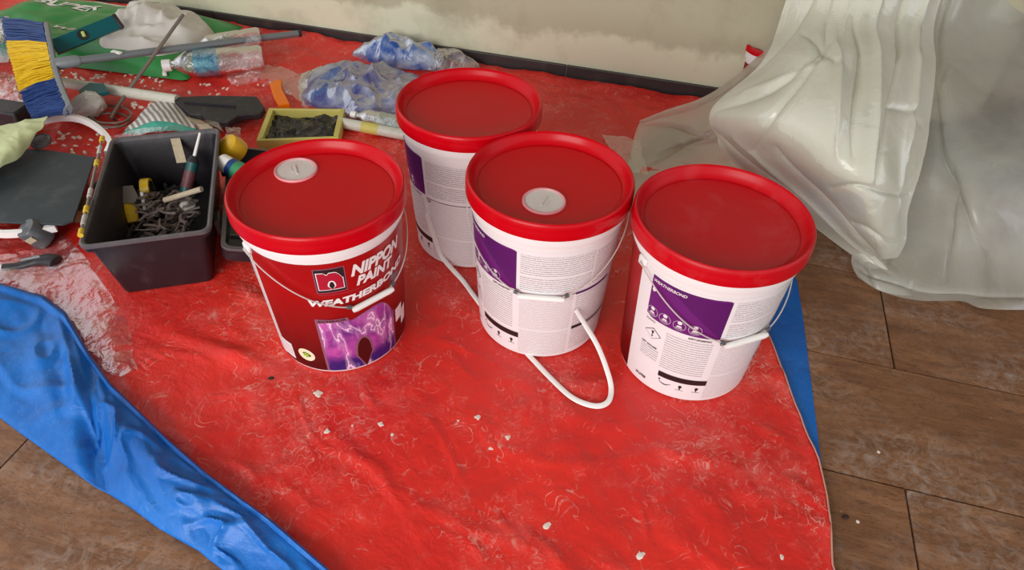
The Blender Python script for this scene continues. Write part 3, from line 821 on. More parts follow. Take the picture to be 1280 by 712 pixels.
sheet(net, 190, 230, .016, 5.2, 'heaped_film', M['film_main'], ps, 3, 1, 2.6, 2.0, creases=[
    (.38, .34, .04, .50, .020, .016), (.36, .36, .20, .60, .018, .014), (.42, .34, .55, .60, .020, -.018), (.50, .28, .62, .60, .016, .016), (.62, .15, .70, .66, .022, -.018),
    (.78, .0, .76, .66, .020, .022), (.90, .0, .86, .74, .016, -.020), (.24, .22, .02, .40, .018, .012), (.30, .0, .34, .32, .018, .014), (.50, .0, .46, .30, .016, -.012),
    (.04, .58, .36, .97, .020, .016), (.14, .57, .46, .97, .020, -.016), (.28, .60, .60, .97, .022, .016), (.48, .705, .97, .68, .010, .012), (.52, .83, .97, .86, .010, .012),
    (.20, .31, .50, .40, .012, .010), (.10, .44, .40, .38, .012, -.010), (.70, .46, .95, .50, .010, .010)])
# film hanging behind and the hem lying on the tiles
net = [
 [hang(1110, 20, .40, .85), hang(1150, 18, .40, .85), hang(1190, 15, .42, .85), hang(1235, 15, .40, .85), hang(1300, 15, .40, .85), hang(1400, 15, .38, .85)],
 [hang(1110, 20, .40, .3), hang(1150, 18, .40, .3), hang(1190, 15, .42, .3), hang(1235, 15, .40, .3), hang(1300, 15, .40, .3), hang(1400, 15, .38, .3)],
 [(1110, 20, .40), (1150, 18, .40), (1190, 15, .42), (1235, 15, .40), (1300, 15, .40), (1400, 15, .38)],
 [(1110, 110, .30), (1150, 105, .30), (1185, 100, .33), (1230, 105, .30), (1300, 110, .30), (1400, 110, .29)],
 [(1105, 190, .19), (1140, 190, .19), (1180, 185, .23), (1225, 190, .24), (1300, 210, .23), (1400, 220, .2)],
 [(1090, 250, .10), (1130, 255, .11), (1170, 255, .12), (1220, 260, .16), (1300, 280, .13), (1400, 290, .12)],
 [(1072, 300, .05), (1115, 310, .05), (1165, 320, .05), (1220, 325, .06), (1300, 330, .06), (1400, 335, .05)],
 [(1064, 325, .018), (1100, 345, .03), (1155, 358, .022), (1215, 362, .02), (1300, 366, .025), (1400, 370, .02)],
 [(1072, 347, .008), (1100, 364, .008), (1145, 376, .008), (1200, 377, .008), (1245, 387, .008), (1400, 384, .008)]]
sheet(net, 150, 190, .012, 3.6, 'hanging_film', M['film_back'], ps, 11, 1, 2.6, 1.2, creases=[
    (.20, .0, .22, .80, .016, .014), (.30, .40, .62, .72, .030, .026), (.38, .10, .34, .34, .014, .014), (.52, .30, .34, .38, .012, .010), (.46, .55, .50, .82, .016, .012),
    (.05, .90, .30, .88, .012, .012), (.30, .88, .85, .92, .014, .014), (.36, .86, .40, .98, .012, .010), (.10, .82, .16, .98, .012, .012)])
# bright roll of film along the low front edge
net = [
 [(905, 150, .24), (920, 140, .27), (935, 150, .26)],
 [(900, 182, .19), (925, 180, .22), (950, 190, .20)],
 [(945, 226, .125), (965, 222, .16), (985, 235, .14)],
 [(1000, 268, .08), (1018, 264, .11), (1035, 274, .095)],
 [(1040, 300, .04), (1060, 296, .07), (1082, 305, .055)],
 [(1064, 318, .02), (1085, 318, .05), (1108, 330, .03)],
 [(1085, 335, .012), (1105, 338, .03), (1128, 352, .012)]]
sheet(net, 50, 110, .009, 9, 'rolled_edge', M['film_main'], ps, 21, 1, 2.0, .7, creases=[(.3, .05, .35, .95, .05, .008), (.6, .1, .7, .9, .05, -.008)])
# thin film trailing left over the tarpaulin
net = [
 [(800, 150, .03), (835, 136, .05), (872, 124, .07), (915, 98, .13), (960, 58, .22), (985, 20, .35)],
 [(793, 170, .02), (832, 158, .035), (868, 150, .05), (915, 130, .12), (965, 100, .2), (1000, 70, .3)],
 [(788, 195, .012), (828, 182, .02), (868, 178, .03), (912, 165, .08), (960, 150, .14), (1000, 140, .2)],
 [(780, 225, .012), (828, 215, .018), (872, 205, .025), (915, 198, .05), (960, 200, .09), (1000, 210, .12)],
 [(790, 262, .012), (835, 255, .015), (880, 250, .02), (925, 240, .03), (970, 250, .04), (1010, 268, .06)]]
sheet(net, 110, 80, .008, 6, 'trailing_film', M['film_trail'], ps, 31, 1, 1.5, 3.0, creases=[
    (.0, .05, .8, .10, .02, .012), (.08, .1, .5, .5, .018, .012), (.2, .6, .75, .3, .018, .012), (.3, .5, .7, .55, .014, -.010), (.05, .7, .5, .45, .014, .010)])
net = [[(752, 168, .012), (775, 170, .02), (800, 176, .02)], [(765, 190, .012), (782, 190, .018), (805, 196, .02)], [(775, 215, .012), (790, 215, .016), (810, 220, .016)]]
sheet(net, 24, 20, .008, 14, 'film_corner', M['film_clear'], ps, 41)
# things seen through the film
mb = MB(); mb.box((0, -.03, .62), (.9, .05, 1.2)); o = mb.build('trim_1', M['brown_panel'], smooth=False, bevel=.003); o['kind'] = 'structure'; o.location = tn(1.36, WALLN); o.rotation_euler = (0, 0, PHI)
mb = MB(); mb.grid(lambda u, v: Vector(((u - .5) * .5, (v - .5) * .24, .22 * (sin(pi * u) * sin(pi * v)) ** .5 + .02 * noise.noise(Vector((u * 5, v * 5, 2))))), 30, 24)
o = mb.build('bundle', M['dark_bundle']); p = at(1270, 150, .12); o.location = (p.x + .02, p.y - .10, .001); o.rotation_euler = (0, 0, PHI)
tag(o, 'dark grey bundle dimly seen behind the hanging plastic film at the right edge', 'bundle')

# ------------------------------------------------------------------ tool box
TB = empty('tool_box', (-.835, 1.300, .006), R(16.5)); tag(TB, 'open black plastic tool box full of dusty tools, left of the front pail', 'tool box')
def rr(w, l, r, z, n=6, cx=0, cy=0):
    P = []
    for (sx, sy, a0) in ((1, 1, 0), (-1, 1, 90), (-1, -1, 180), (1, -1, 270)):
        for k in range(n + 1):
            a = R(a0 + 90 * k / n); P.append((cx + sx * (w / 2 - r) + r * cos(a), cy + sy * (l / 2 - r) + r * sin(a), z))
    return P
def loft(mb, rings, cap0=True, cap1=True):
    n = len(rings[0]); V = [p for r_ in rings for p in r_]; F = []
    for i in range(len(rings) - 1):
        for k in range(n): F.append((i * n + k, i * n + (k + 1) % n, (i + 1) * n + (k + 1) % n, (i + 1) * n + k))
    if cap0: F.append(tuple(range(n - 1, -1, -1)))
    if cap1: F.append(tuple((len(rings) - 1) * n + k for k in range(n)))
    mb.add(V, F)
mb = MB(); loft(mb, [rr(.186, .392, .012, 0), rr(.19, .396, .014, .004), rr(.232, .418, .016, .136), rr(.252, .432, .018, .139), rr(.258, .438, .02, .156), rr(.250, .430, .018, .1575), rr(.244, .424, .016, .156), rr(.224, .410, .014, .135), rr(.182, .388, .012, .006)])
mb.build('body', M['box_black'], TB, ang=30)
mb = MB(); loft(mb, [rr(.2590, .4390, .02, .1500), rr(.2600, .4400, .02, .1575), rr(.252, .432, .018, .1600), rr(.243, .423, .017, .1575), rr(.240, .420, .017, .150)], False, False); mb.build('rim', M['box_rim'], TB, ang=30)
TLT = Matrix.Rotation(R(15), 4, 'Y'); LM = Matrix.Translation((.128, 0, .064)) @ TLT @ Matrix.Translation((-.138, 0, 0))
def tl(mb): mb.v = [tuple(LM @ Vector(p)) for p in mb.v]; return mb
mb = MB()
loft(mb, [rr(.205, .415, .02, 0, cx=.247), rr(.215, .425, .022, .006, cx=.247), rr(.222, .432, .022, .040, cx=.247), rr(.214, .424, .02, .042, cx=.247), rr(.204, .414, .018, .038, cx=.247), rr(.190, .40, .016, .010, cx=.247)])
ld = tl(mb).build('lid', M['box_black'], TB, ang=30)
mb = MB(); loft(mb, [rr(.2225, .4325, .022, .036, cx=.247), rr(.2235, .4335, .022, .043, cx=.247), rr(.206, .416, .018, .0435, cx=.247)], False, False); tl(mb).build('lid_rim', M['box_rim'], ld, ang=30)
for y in (-.13, 0, .13): mb = MB(); mb.box((.247, y, .0125), (.186, .006, .006)); tl(mb).build('lid_rib', M['box_rim'], ld, smooth=False)
for x in (.2, .29): mb = MB(); mb.box((x, 0, .0120), (.005, .39, .005)); tl(mb).build('lid_rib', M['box_rim'], ld, smooth=False)
for y in (-.12, .12):
    mb = MB(); mb.box((.128, y, .105), (.012, .04, .04)); mb.build('hinge', M['box_black'], TB, bevel=.002)
mb = MB(); mb.box((-.128, -.08, .14), (.01, .05, .05)); mb.box((-.131, -.08, .122), (.006, .04, .012)); mb.build('latch', M['box_rim'], TB, bevel=.002)

# strip with yellow marks along the left rim
a, b = at(128, 172, .172), at(101, 292, .172)
st = empty('metal_strip', a.lerp(b, .5)); tag(st, 'thin pale strip with yellow ends laid along the left rim of the tool box', 'strip')
mb = MB(); mb.tube([a, b], .0032, 8); local(mb, st).build('bar', M['steel'], st)
for q in (.02, .30, .78, .99):
    mb = MB(); c = a.lerp(b, q); d = (b - a).normalized(); mb.tube([c - d * .010, c + d * .010], .0058, 10); local(mb, st).build('end_cap', M['yellow'], st)
for q in (.15, .62, .88):
    mb = MB(); c = a.lerp(b, q); d = (b - a).normalized(); mb.tube([c - d * .016, c + d * .016], .0048, 10); local(mb, st).build('sleeve', M['rag_white'], st)

# contents
def rod(p0, p1, r, name, mat, label, cat, n=12, **k):
    mb = MB(); mb.tube([p0, p1], r, n); return single(mb, name, mat, label, cat, **k)
mb = MB(); rnd = random.Random(3)
for i in range(120):
    px_ = rnd.uniform(172, 240); py_ = rnd.uniform(240, 296); z = rnd.uniform(.04, .10)
    c = at(px_, py_, z); a = rnd.uniform(0, pi); L_ = rnd.uniform(.02, .055)
    d = Vector((cos(a), sin(a), rnd.uniform(-.3, .3))) * L_ / 2; e = Vector((-d.y, d.x, 0)) * rnd.uniform(-.5, .5)
    mb.tube(smooth_path([c - d, c + e, c + d], 4), rnd.uniform(.002, .005), 6, flat=rnd.uniform(.4, 1))
single(mb, 'strap_tangle', M['tangle'], 'tangle of dusty straps and small fittings in the bottom of the tool box', 'straps', kind='stuff')
mb = MB()
for i in range(60):
    px_ = rnd.uniform(118, 240); py_ = rnd.uniform(225, 300)
    z = .03 + rnd.uniform(0, .02); c = at(px_, py_, z); a = rnd.uniform(0, pi)
    mb.tube([c - Vector((cos(a), sin(a), .2)) * .02, c + Vector((cos(a), sin(a), .2)) * .02], rnd.uniform(.003, .007), 6)
single(mb, 'small_parts', pm('near_black_parts', (44, 40, 42), .5, .5, 30, dust=.3), 'loose black small parts scattered over the floor of the tool box', 'parts', kind='stuff')
# sealant tube
p0, p1 = at(232, 240, .06), at(241, 203, .12)
d = (p1 - p0).normalized(); se = empty('sealant_tube', p0); tag(se, 'teal sealant tube with white nozzle leaning in the tool box corner', 'tube')
mb = MB(); mb.tube([p0, p1], .0145, 20); local(mb, se).build('barrel', M['sealant_teal'], se)
mb = MB(); mb.tube([p0 + d * .012, p0 + d * .055], .0150, 20, caps=False); local(mb, se).build('label_band', M['sealant_red'], se)
mb = MB(); mb.tube([p1, p1 + d * .006, p1 + d * .016], [.0148, .0130, .008], 16); local(mb, se).build('collar', M['black_plastic'], se)
n0_ = p1 + d * .016; n1_ = at(250, 166, .175)
mb = MB(); mb.tube([n0_, n1_], [.0042, .0030], 10); local(mb, se).build('nozzle', M['cap_white'], se)
# wooden stick
rod(at(206, 250, .10), at(252, 236, .145), .0065, 'wooden_stick', M['wood'], 'short pale wooden stick lying across the right side of the tool box', 'stick')
# paper strip stuck on the rear inside wall
mb = MB(); A_, B_ = at(219, 173, .152), at(227, 203, .125); sd = Vector((.011, .003, 0))
mb.add([A_ - sd, A_ + sd, B_ + sd, B_ - sd], [(0, 3, 2, 1)]); 
single(mb, 'paper_strip', M['paper'], 'beige paper strip stuck inside the rear wall of the tool box', 'paper', smooth=False, solid=.0015)
# yellow tape roll on edge
tr = empty('tape_roll', at(183, 252, .05)); tag(tr, 'roll of yellow tape standing on edge in the middle of the tool box', 'tape')
q = Matrix.Rotation(R(15), 3, 'Z') @ Matrix.Rotation(R(90), 3, 'Y')
c = at(184, 236, .075) - tr.location
mb = MB(); mb.lathe([(.020, -.010), (.0265, -.010), (.0265, .010), (.020, .010), (.020, -.010)], c, q, 32, (False, False)); mb.build('tape', M['yellow'], tr)
mb = MB(); mb.lathe([(.0175, -.0115), (.0198, -.0115), (.0198, .0115), (.0175, .0115), (.0175, -.0115)], c, q, 32, (False, False)); mb.build('core', M['black_plastic'], tr)
# yellow handled putty knife
pk = empty('putty_knife', at(165, 268, .04)); tag(pk, 'putty knife with yellow handle and grey blade in the tool box', 'putty knife')
mb = MB(); mb.tube([at(166, 278, .05), at(162, 262, .07), at(157, 248, .085)], [.014, .017, .013], 14, flat=.55); local(mb, pk).build('handle', M['yellow'], pk)
mb = MB(); pts = [at(147, 246, .09), at(153, 233, .10), at(166, 232, .10), at(173, 246, .09), at(168, 254, .085), at(152, 254, .085)]
mb.add(pts, [(0, 1, 2, 3, 4, 5)]); local(mb, pk).build('blade', pm('dusty_blade', (128, 118, 112), .5, .3, 30), pk, smooth=False, solid=.003)
rod(at(177, 240, .10), at(181, 262, .06), .004, 'white_tube', M['cap_white'], 'thin white tube beside the yellow tape roll in the tool box', 'tube')
mb = MB(); mb.lathe([(.001, 0), (.016, .002), (.02, .012), (.012, .022), (.001, .024)], at(236, 262, .07), None, 16, (False, False), wob=lambda p: p * (1 + .35 * noise.noise(p * 90)))
single(mb, 'rag', M['rag_white'], 'small grey-white rag wad under the wooden stick in the tool box', 'rag')

# ------------------------------------------------------------------ clutter left of and behind the tool box
# black panel on white band
zp = .068
mb = MB(); mb.prism([at(-80, 274, zp), at(78, 280, zp), (at(92, 275, zp)), at(119, 196, zp), at(60, 187, zp), at(-60, 178, zp)], zp - .006, zp)
single(mb, 'slate_board', M['slate'], 'flat dark slate-coloured board lying on the white band at the left edge', 'board', smooth=False, bevel=.002)
hp = smooth_path([at(70, 284, .050), at(30, 291, .050), at(-20, 288, .050), at(-60, 255, .050), at(-60, 200, .054), at(-10, 168, .058), at(45, 153, .062), at(75, 147, .064), at(100, 149, .064), at(122, 160, .062), at(137, 177, .056), at(133, 192, .045)], 6)
mb = MB(); P = []; F = []
for k, p in enumerate(hp):
    t_ = (hp[min(k + 1, len(hp) - 1)] - hp[max(k - 1, 0)]).normalized(); d = Vector((-t_.y, t_.x, 0)).normalized()
    for (o_, z) in ((-.006, -.009), (.004, -.010), (.007, .008), (-.004, .009)): P.append(p + d * o_ + Vector((0, 0, z)))
for k in range(len(hp) - 1):
    for j in range(4): F.append((k * 4 + j, k * 4 + (j + 1) % 4, (k + 1) * 4 + (j + 1) % 4, (k + 1) * 4 + j))
mb.add(P, F)
hoop = single(mb, 'white_band', M['cap_white'], 'bent white plastic band around and under the dark slate board', 'band')
# wooden offcuts that carry hoop and board
mb = MB(); mb.box(at(-10, 232, .03), (.14, .16, .046), Matrix.Rotation(R(10), 3, 'Z')); single(mb, 'timber_block', M['cardboard'], 'timber offcut under the dark slate board near the left edge', 'timber', smooth=False, bevel=.002)
mb = MB(); mb.box(at(78, 232, .03), (.05, .12, .046), Matrix.Rotation(R(-5), 3, 'Z')); single(mb, 'timber_block', M['cardboard'], 'timber offcut under the dark slate board next to the tool box', 'timber', smooth=False, bevel=.002)
# grey cap
c = at(52, 178, .070)
mb = MB(); mb.lathe([(.026, 0), (.027, .003), (.027, .009), (.0245, .0105), (.022, .0085), (.019, .0085), (.017, .0105), (.001, .0108)], c, Matrix.Rotation(R(12), 3, 'X'), 32)
single(mb, 'round_cap', M['grey_dark'], 'round grey plastic cap between the pale green cloth and the dark board', 'cap')
# pale green cloth
def crumple(net, nu, nv, amp, freq, seed):
    W = [[at(*p) for p in r_] for r_ in net]; mb = MB()
    def fn(u, v):
        p = crnet(W, u, v); q = p * freq + Vector((seed, 0, 0))
        p.z += amp * .8 * (noise.noise(q * .6) + .8 * (.25 - min(.5, abs(noise.noise(q * .9)) * 1.8)) + .4 * (.2 - min(.4, abs(noise.noise(q * 1.9 + Vector((0, 7, 0)))) * 1.8))); p.z = max(p.z, .010)
        p.x += amp * .6 * noise.noise(q * 1.3 + Vector((9, 0, 0))); p.y += amp * .6 * noise.noise(q * 1.3 + Vector((0, 9, 0))); return p
    mb.grid(fn, nu, nv); return mb
mb = crumple([[(-60, 165, .10), (-10, 158, .11), (25, 150, .12), (58, 144, .12)], [(-60, 185, .11), (-10, 175, .125), (22, 168, .13), (52, 158, .12)], [(-60, 210, .10), (-10, 200, .12), (18, 186, .12), (40, 174, .11)], [(-60, 240, .10), (-15, 222, .10), (12, 204, .10), (34, 186, .098)]], 50, 40, .012, 16, 2)
single(mb, 'folded_cloth', M['lime_cloth'], 'pale green cloth heaped on the corner of the dark board at the left edge', 'cloth', solid=.0015)
# brush with black handle
br = empty('scraper_handle', at(35, 330, .012)); tag(br, 'black tapered tool handle with grey shank lying below the dark board', 'tool handle')
mb = MB(); mb.tube(smooth_path([at(4, 334, .024), at(25, 332, .024), at(45, 326, .026), at(62, 325, .028), at(71, 328, .026)], 6), [.010 + .008 * min(1, max(0, (k - 6) / 12)) for k in range(24)] + [.012], 14, flat=.75); local(mb, br).build('handle', M['black_plastic'], br)
mb = MB(); mb.tube([at(6, 334, .024), at(-40, 337, .024)], .007, 10); local(mb, br).build('shank', M['white'], br)
mb = MB(); mb.tube([at(26, 325, .042), at(50, 320, .046)], .003, 8); local(mb, br).build('slot', M['grey'], br)
# dark pot
cu = empty('plastic_cup', at(60, 303, .008)); tag(cu, 'small dark grey cup with pale label tipped by the white band', 'cup')
q = Matrix.Rotation(R(-25), 3, 'Y') @ Matrix.Rotation(R(18), 3, 'X')
mb = MB(); mb.lathe([(.030, 0), (.031, .003), (.026, .050), (.024, .052), (.001, .050)], (0, 0, .012), q, 32, (True, False)); mb.build('body', M['grey_dark'], cu)
mb = MB(); mb.box(q @ Vector((.006, -.028, .034)) + Vector((0, 0, .012)), (.020, .003, .014), q @ Matrix.Rotation(R(12), 3, 'Z')); mb.build('sticker', M['paper'], cu, smooth=False)
# brown card between board and box
mb = MB(); mb.box(at(101, 262, .028), (.028, .06, .036), Matrix.Rotation(R(18), 3, 'Z')); single(mb, 'card_box', M['cardboard'], 'small brown card box wedged between the dark board and the tool box', 'box', bevel=.002, smooth=False)

# broom
BARP = [at(56, 34, .155), at(61, 60, .150), at(70, 100, .125), at(85, 138, .105)]
TIPP = [at(3, 24, .145), at(9, 57, .145), at(24, 113, .12), at(40, 146, .10)]
bm_ = empty('broom', at(78, 78, .02)); tag(bm_, 'broom with blue and yellow bristles and long grey handle at upper left', 'broom')
BS = smooth_path(BARP, 8)
mb = MB(); mb.tube(BS, [.011] * len(BS), 8, flat=2.0, upv=(1, 0, 1)); local(mb, bm_).build('head', M['grey'], bm_, bevel=.001)
def crv(P, u):
    k = u * (len(P) - 1); i = min(int(k), len(P) - 2); t = k - i
    a = P[max(i - 1, 0)]; b = P[i]; c = P[i + 1]; d = P[min(i + 2, len(P) - 1)]
    return .5 * ((2 * b) + (c - a) * t + (2 * a - 5 * b + 4 * c - d) * t * t + (3 * b - a - 3 * c + d) * t ** 3)
M['br_blue'] = pm('blue_bristles', (34, 70, 138), .45, .5, 60); M['br_yel'] = pm('yellow_bristles', (240, 196, 20), .45, .25, 60)
for (u0, u1, mt, lb) in ((0, .31, 'br_blue', 'dark blue bristles'), (.31, .70, 'br_yel', 'yellow bristles'), (.70, 1.0, 'br_blue', 'dark blue bristles')):
    mb = MB(); rn = random.Random(int(u0 * 100))
    for k in range(int((u1 - u0) * 1500)):
        u = rn.uniform(u0, u1); j = rn.uniform(-.012, .012)
        a = crv(BARP, u) + Vector((0, 0, rn.uniform(-.016, .016))); b = crv(TIPP, min(1, max(0, u + j))) + Vector((0, 0, rn.uniform(-.02, .010)))
        b = a + (b - a) * rn.uniform(.93, 1.02); md = (a + b) / 2 + Vector((0, 0, .006)) + Vector((rn.uniform(-1, 1), rn.uniform(-1, 1), 0)) * .002
        mb.tube([a, md, b], [.0019, .0019, .0013], 4, caps=False)
    o = local(mb, bm_).build('bristles', M[mt], bm_); o['kind'] = 'stuff'; o['label'] = lb
s0, s1 = at(72, 80, .145), at(96, 76, .148); e = at(372, 42, .055)
mb = MB(); mb.tube([s0, s1, s1 + (e - s1) * .01], [.018, .0165, .014], 16); local(mb, bm_).build('socket', M['grey'], bm_)
mb = MB(); mb.tube([s1, e], .0115, 14); local(mb, bm_).build('handle', M['pole_grey'], bm_)
mb = MB(); c = s1.lerp(e, .16); c.z += .0115; mb.box(c, (.035, .012, .004), Matrix.Rotation(R(-20), 3, 'Z')); local(mb, bm_).build('sticker', M['cap_white'], bm_, smooth=False)
mb = MB(); mb.tube([e, e + (e - s1).normalized() * .012], .012, 14); local(mb, bm_).build('end_cap', M['black_plastic'], bm_)

# bags in the corner
def pillow(c, sx, sy, h, rot, name, mat, label, cat, seed=0, pw=.45, z0=.012, rnd=False):
    def hz(u, v):
        e = max(0, 1 - abs(2 * u - 1) ** 3.0) * max(0, 1 - abs(2 * v - 1) ** 3.0)
        if rnd:
            rr_ = math.hypot(2 * u - 1, 2 * v - 1) * (1 + .3 * noise.noise(Vector((u * 3 + seed, v * 3, 1)))); e = max(0, 1 - rr_ ** 2.5); z_ = h * e ** .5 * (1 + .35 * noise.noise(Vector((u * 3 + seed, v * 3, 0)))) - .02 * e ** .3 * max(0, 1 - abs(noise.noise(Vector((u * 4, v * 4 + seed, 2)))) / .12)
            return z_ if e > 0 else -.02
        return h * e ** pw * (1 + .28 * noise.noise(Vector((u * 4 + seed, v * 4, 0)))) + .012 * (noise.noise(Vector((u * 14 + seed, v * 10, 3)))) * e
    mb = MB(); mb.grid(lambda u, v: Vector(((u - .5) * sx, (v - .5) * sy, hz(u, v))), 60, 44)
    mb.grid(lambda u, v: Vector(((.5 - u) * sx, (v - .5) * sy, .0)), 4, 4)
    o = mb.build(name, mat); o.location = (c.x, c.y, z0); o.rotation_euler = (0, 0, R(rot)); tag(o, label, cat)
    return o, hz
def mat_bag():
    mt, nt, b, out = newmat('green_white_bag')
    tc = N(nt, 'ShaderNodeTexCoord').outputs['Object']; s = N(nt, 'ShaderNodeSeparateXYZ'); nt.links.new(tc, s.inputs[0])
    y = mathn(nt, 'ADD', s.outputs[1], mathn(nt, 'MULTIPLY', s.outputs[0], .12))
    band = mathn(nt, 'MULTIPLY', mathn(nt, 'GREATER_THAN', y, -.045), mathn(nt, 'LESS_THAN', y, -.010))
    c = mix(nt, 0.0, lin((44, 138, 66)), lin((44, 138, 66)))
    c = mix(nt, mathn(nt, 'MULTIPLY', mathn(nt, 'GREATER_THAN', y, .155), mathn(nt, 'LESS_THAN', s.outputs[0], .05)), c, lin((214, 228, 212)))
    c = mix(nt, mathn(nt, 'MULTIPLY', ramp(nt, noisen(nt, tc, 12, 5), .55, .8), .3), c, lin((24, 92, 46)))
    nt.links.new(c, b.inputs['Base Color']); b.inputs['Roughness'].default_value = .35
    return mt
bc = Vector((-1.53, 2.375, 0))
bag, hz = pillow(bc, .92, .44, .075, -9, 'cement_bag', mat_bag(), 'green and white printed bag lying in the corner behind the broom', 'bag', 4)
def bag_text(body, cx, cy, w, h_, mat, parent, hz, sx, sy, rot=0):
    V, F = text_pts(body, 1.0, .03, .15); x0 = min(p[0] for p in V); x1 = max(p[0] for p in V); y1 = max(p[1] for p in V)
    mb = MB(); ca, sa = cos(R(rot)), sin(R(rot))
    for x, y in V:
        X = ((x - x0) / (x1 - x0) - .5) * w; Y = (y / y1 - .5) * h_; X, Y = cx + X * ca - Y * sa, cy + X * sa + Y * ca
        mb.v.append((X, Y, hz(X / sx + .5, Y / sy + .5) + .002))
    mb.f = F; return mb.build('lettering', mat, parent, smooth=False)
bag_text('SUPER WHITE', -.09, -.085, .34, .030, M['ink_white'], bag, hz, .92, .44, 2)
bag_text('SUPER', -.17, .105, .26, .05, M['ink_white'], bag, hz, .92, .44, 0)
bag_text('SUPER', .37, .03, .14, .03, M['ink_white'], bag, hz, .92, .44, 28)
mb = crumple([[(-50, 20, .10), (-10, 22, .13), (12, 20, .13)], [(-50, 60, .08), (-10, 55, .10), (10, 50, .10)], [(-50, 85, .03), (-8, 80, .05), (10, 76, .05)]], 30, 30, .02, 14, 6)
single(mb, 'plastic_wrap', M['film_pale'], 'pale blue crumpled plastic wrap left of the broom bristles', 'plastic wrap')
mb = crumple([[(-50, 90, .02), (0, 88, .03), (30, 92, .03)], [(-50, 110, .03), (0, 108, .04), (32, 115, .04)], [(-50, 135, .02), (0, 130, .03), (40, 138, .03)]], 40, 34, .02, 22, 16)
single(mb, 'clear_wrap', M['film_clear'], 'clear crinkled wrap on red tarpaulin below the broom bristles at the left edge', 'plastic wrap')
mb = MB(); mb.box(at(5, 146, .045), (.16, .07, .08), Matrix.Rotation(R(-10), 3, 'Z')); single(mb, 'black_case', M['black_plastic'], 'low black case behind the pale green cloth at the left edge', 'case', bevel=.006)

# spirit level leaning on the bag
lc = at(106, 47, .155); a0, b0 = at(66, 60, .125), at(146, 28, .15); dx = (b0 - a0); ang = atan2(dx.y, dx.x)
lv = empty('spirit_level', a0.lerp(b0, .5), ang); tag(lv, 'short teal spirit level with round vial window lying on the green bag', 'spirit level')
tilt = Matrix.Rotation(R(-38), 3, 'X') @ Matrix.Rotation(-math.asin((b0.z - a0.z) / dx.length), 3, 'Y')
Ln = dx.length
mb = MB(); mb.box((0, 0, 0), (Ln, .020, .046), tilt); mb.build('body', M['teal'], lv, bevel=.003)
mb = MB(); mb.box(tilt @ Vector((Ln / 2 + .006, 0, 0)), (.014, .022, .048), tilt); mb.build('end_cap', M['black_plastic'], lv, bevel=.003)
mb = MB(); mb.lathe([(.016, 0), (.016, .002), (.013, .002), (.013, .001)], tilt @ Vector((-.01, -.0115, 0)), tilt @ Matrix.Rotation(R(90), 3, 'X'), 24, (False, True)); mb.build('vial_window', M['black_plastic'], lv)
mb = MB(); mb.tube([tilt @ Vector((-.010, -.0145, -.008)), tilt @ Vector((-.006, -.0145, .008))], .0055, 10); mb.build('vial', pm('lime_vial', (190, 210, 120), .15), lv)

# paint mixer: rod and ring
mx = empty('mixing_paddle', at(150, 128, .014)); tag(mx, 'rusty wire mixing paddle with ring end behind the tool box', 'paint mixer')
pr = at(150, 128, .03); pe = at(229, 18, .20)
mb = MB(); mb.tube([pr, pe], .0055, 10); local(mb, mx).build('rod', M['steel'], mx)
for (cx_, cy_, rx, ry, z) in ((137, 143, 27, 11, .028), (140, 150, 22, 9, .022), (132, 153, 17, 7, .016)):
    mb = MB(); P = [at(cx_ + rx * cos(w), cy_ + ry * sin(w), z + .01 * sin(w)) for w in [2 * pi * k / 36 for k in range(37)]]; mb.tube(P, .0035, 8, caps=False); local(mb, mx).build('ring', M['steel'], mx)
mb = MB(); mb.tube([pr, at(138, 148, .022)], .005, 8); local(mb, mx).build('stem', M['steel'], mx)

# scraper with white pole and black blade
sc_ = empty('long_scraper', at(215, 121, .01)); tag(sc_, 'long-handled scraper, white pole and dark broad blade, lying behind the tool box', 'scraper')
mb = MB(); mb.tube([at(76, 103, .05), at(222, 125, .045)], .0165, 16); local(mb, sc_).build('pole', M['pole_white'], sc_)
mb = MB(); mb.prism([at(214, 121, .05), at(262, 119, .05), at(321, 120, .05), at(331, 134, .05), at(326, 141, .05), at(298, 144, .05), at(285, 152, .05), at(262, 152, .05), at(252, 143, .05), at(236, 142, .05)], .030, .050)
local(mb, sc_).build('blade', M['black_plastic'], sc_, bevel=.003, smooth=False)
mb = MB(); mb.box(at(262, 130, .053), (.16, .004, .006), Matrix.Rotation(R(-4), 3, 'Z')); local(mb, sc_).build('blade_rib', M['black_plastic'], sc_, smooth=False)
mb = MB(); mb.prism([at(98, 114, .075), at(112, 104, .075), at(130, 105, .075), at(136, 115, .075), at(110, 121, .075)], .066, .078); single(mb, 'sanding_pad', M['teal'], 'small teal pad lying on the white pole', 'pad', smooth=False, bevel=.002)
# roller fleece
mb = MB(); mb.lathe([(.001, -.055), (.020, -.052), (.034, -.035), (.038, 0), (.034, .035), (.020, .052), (.001, .055)], at(108, 134, .045), Matrix.Rotation(R(20), 3, 'Z') @ Matrix.Rotation(R(60), 3, 'Y'), 40, (False, False), wob=lambda p: p * (1 + .22 * noise.noise(p * 60) + .1 * noise.noise(p * 170)))
single(mb, 'fleece_roller', M['rag_white'], 'fluffy off-white roller fleece below the white pole, right of the broom', 'roller')
mb = MB(); mb.lathe([(.001, 0), (.02, .002), (.024, .012), (.012, .022), (.001, .024)], at(84, 140, .02), None, 24, (False, False), wob=lambda p: Vector((p.x * 1.6, p.y, p.z)) * (1 + .4 * noise.noise(p * 80)))
single(mb, 'rag', M['rag_white'], 'small grimy white rag between the broom head and the white band', 'rag')

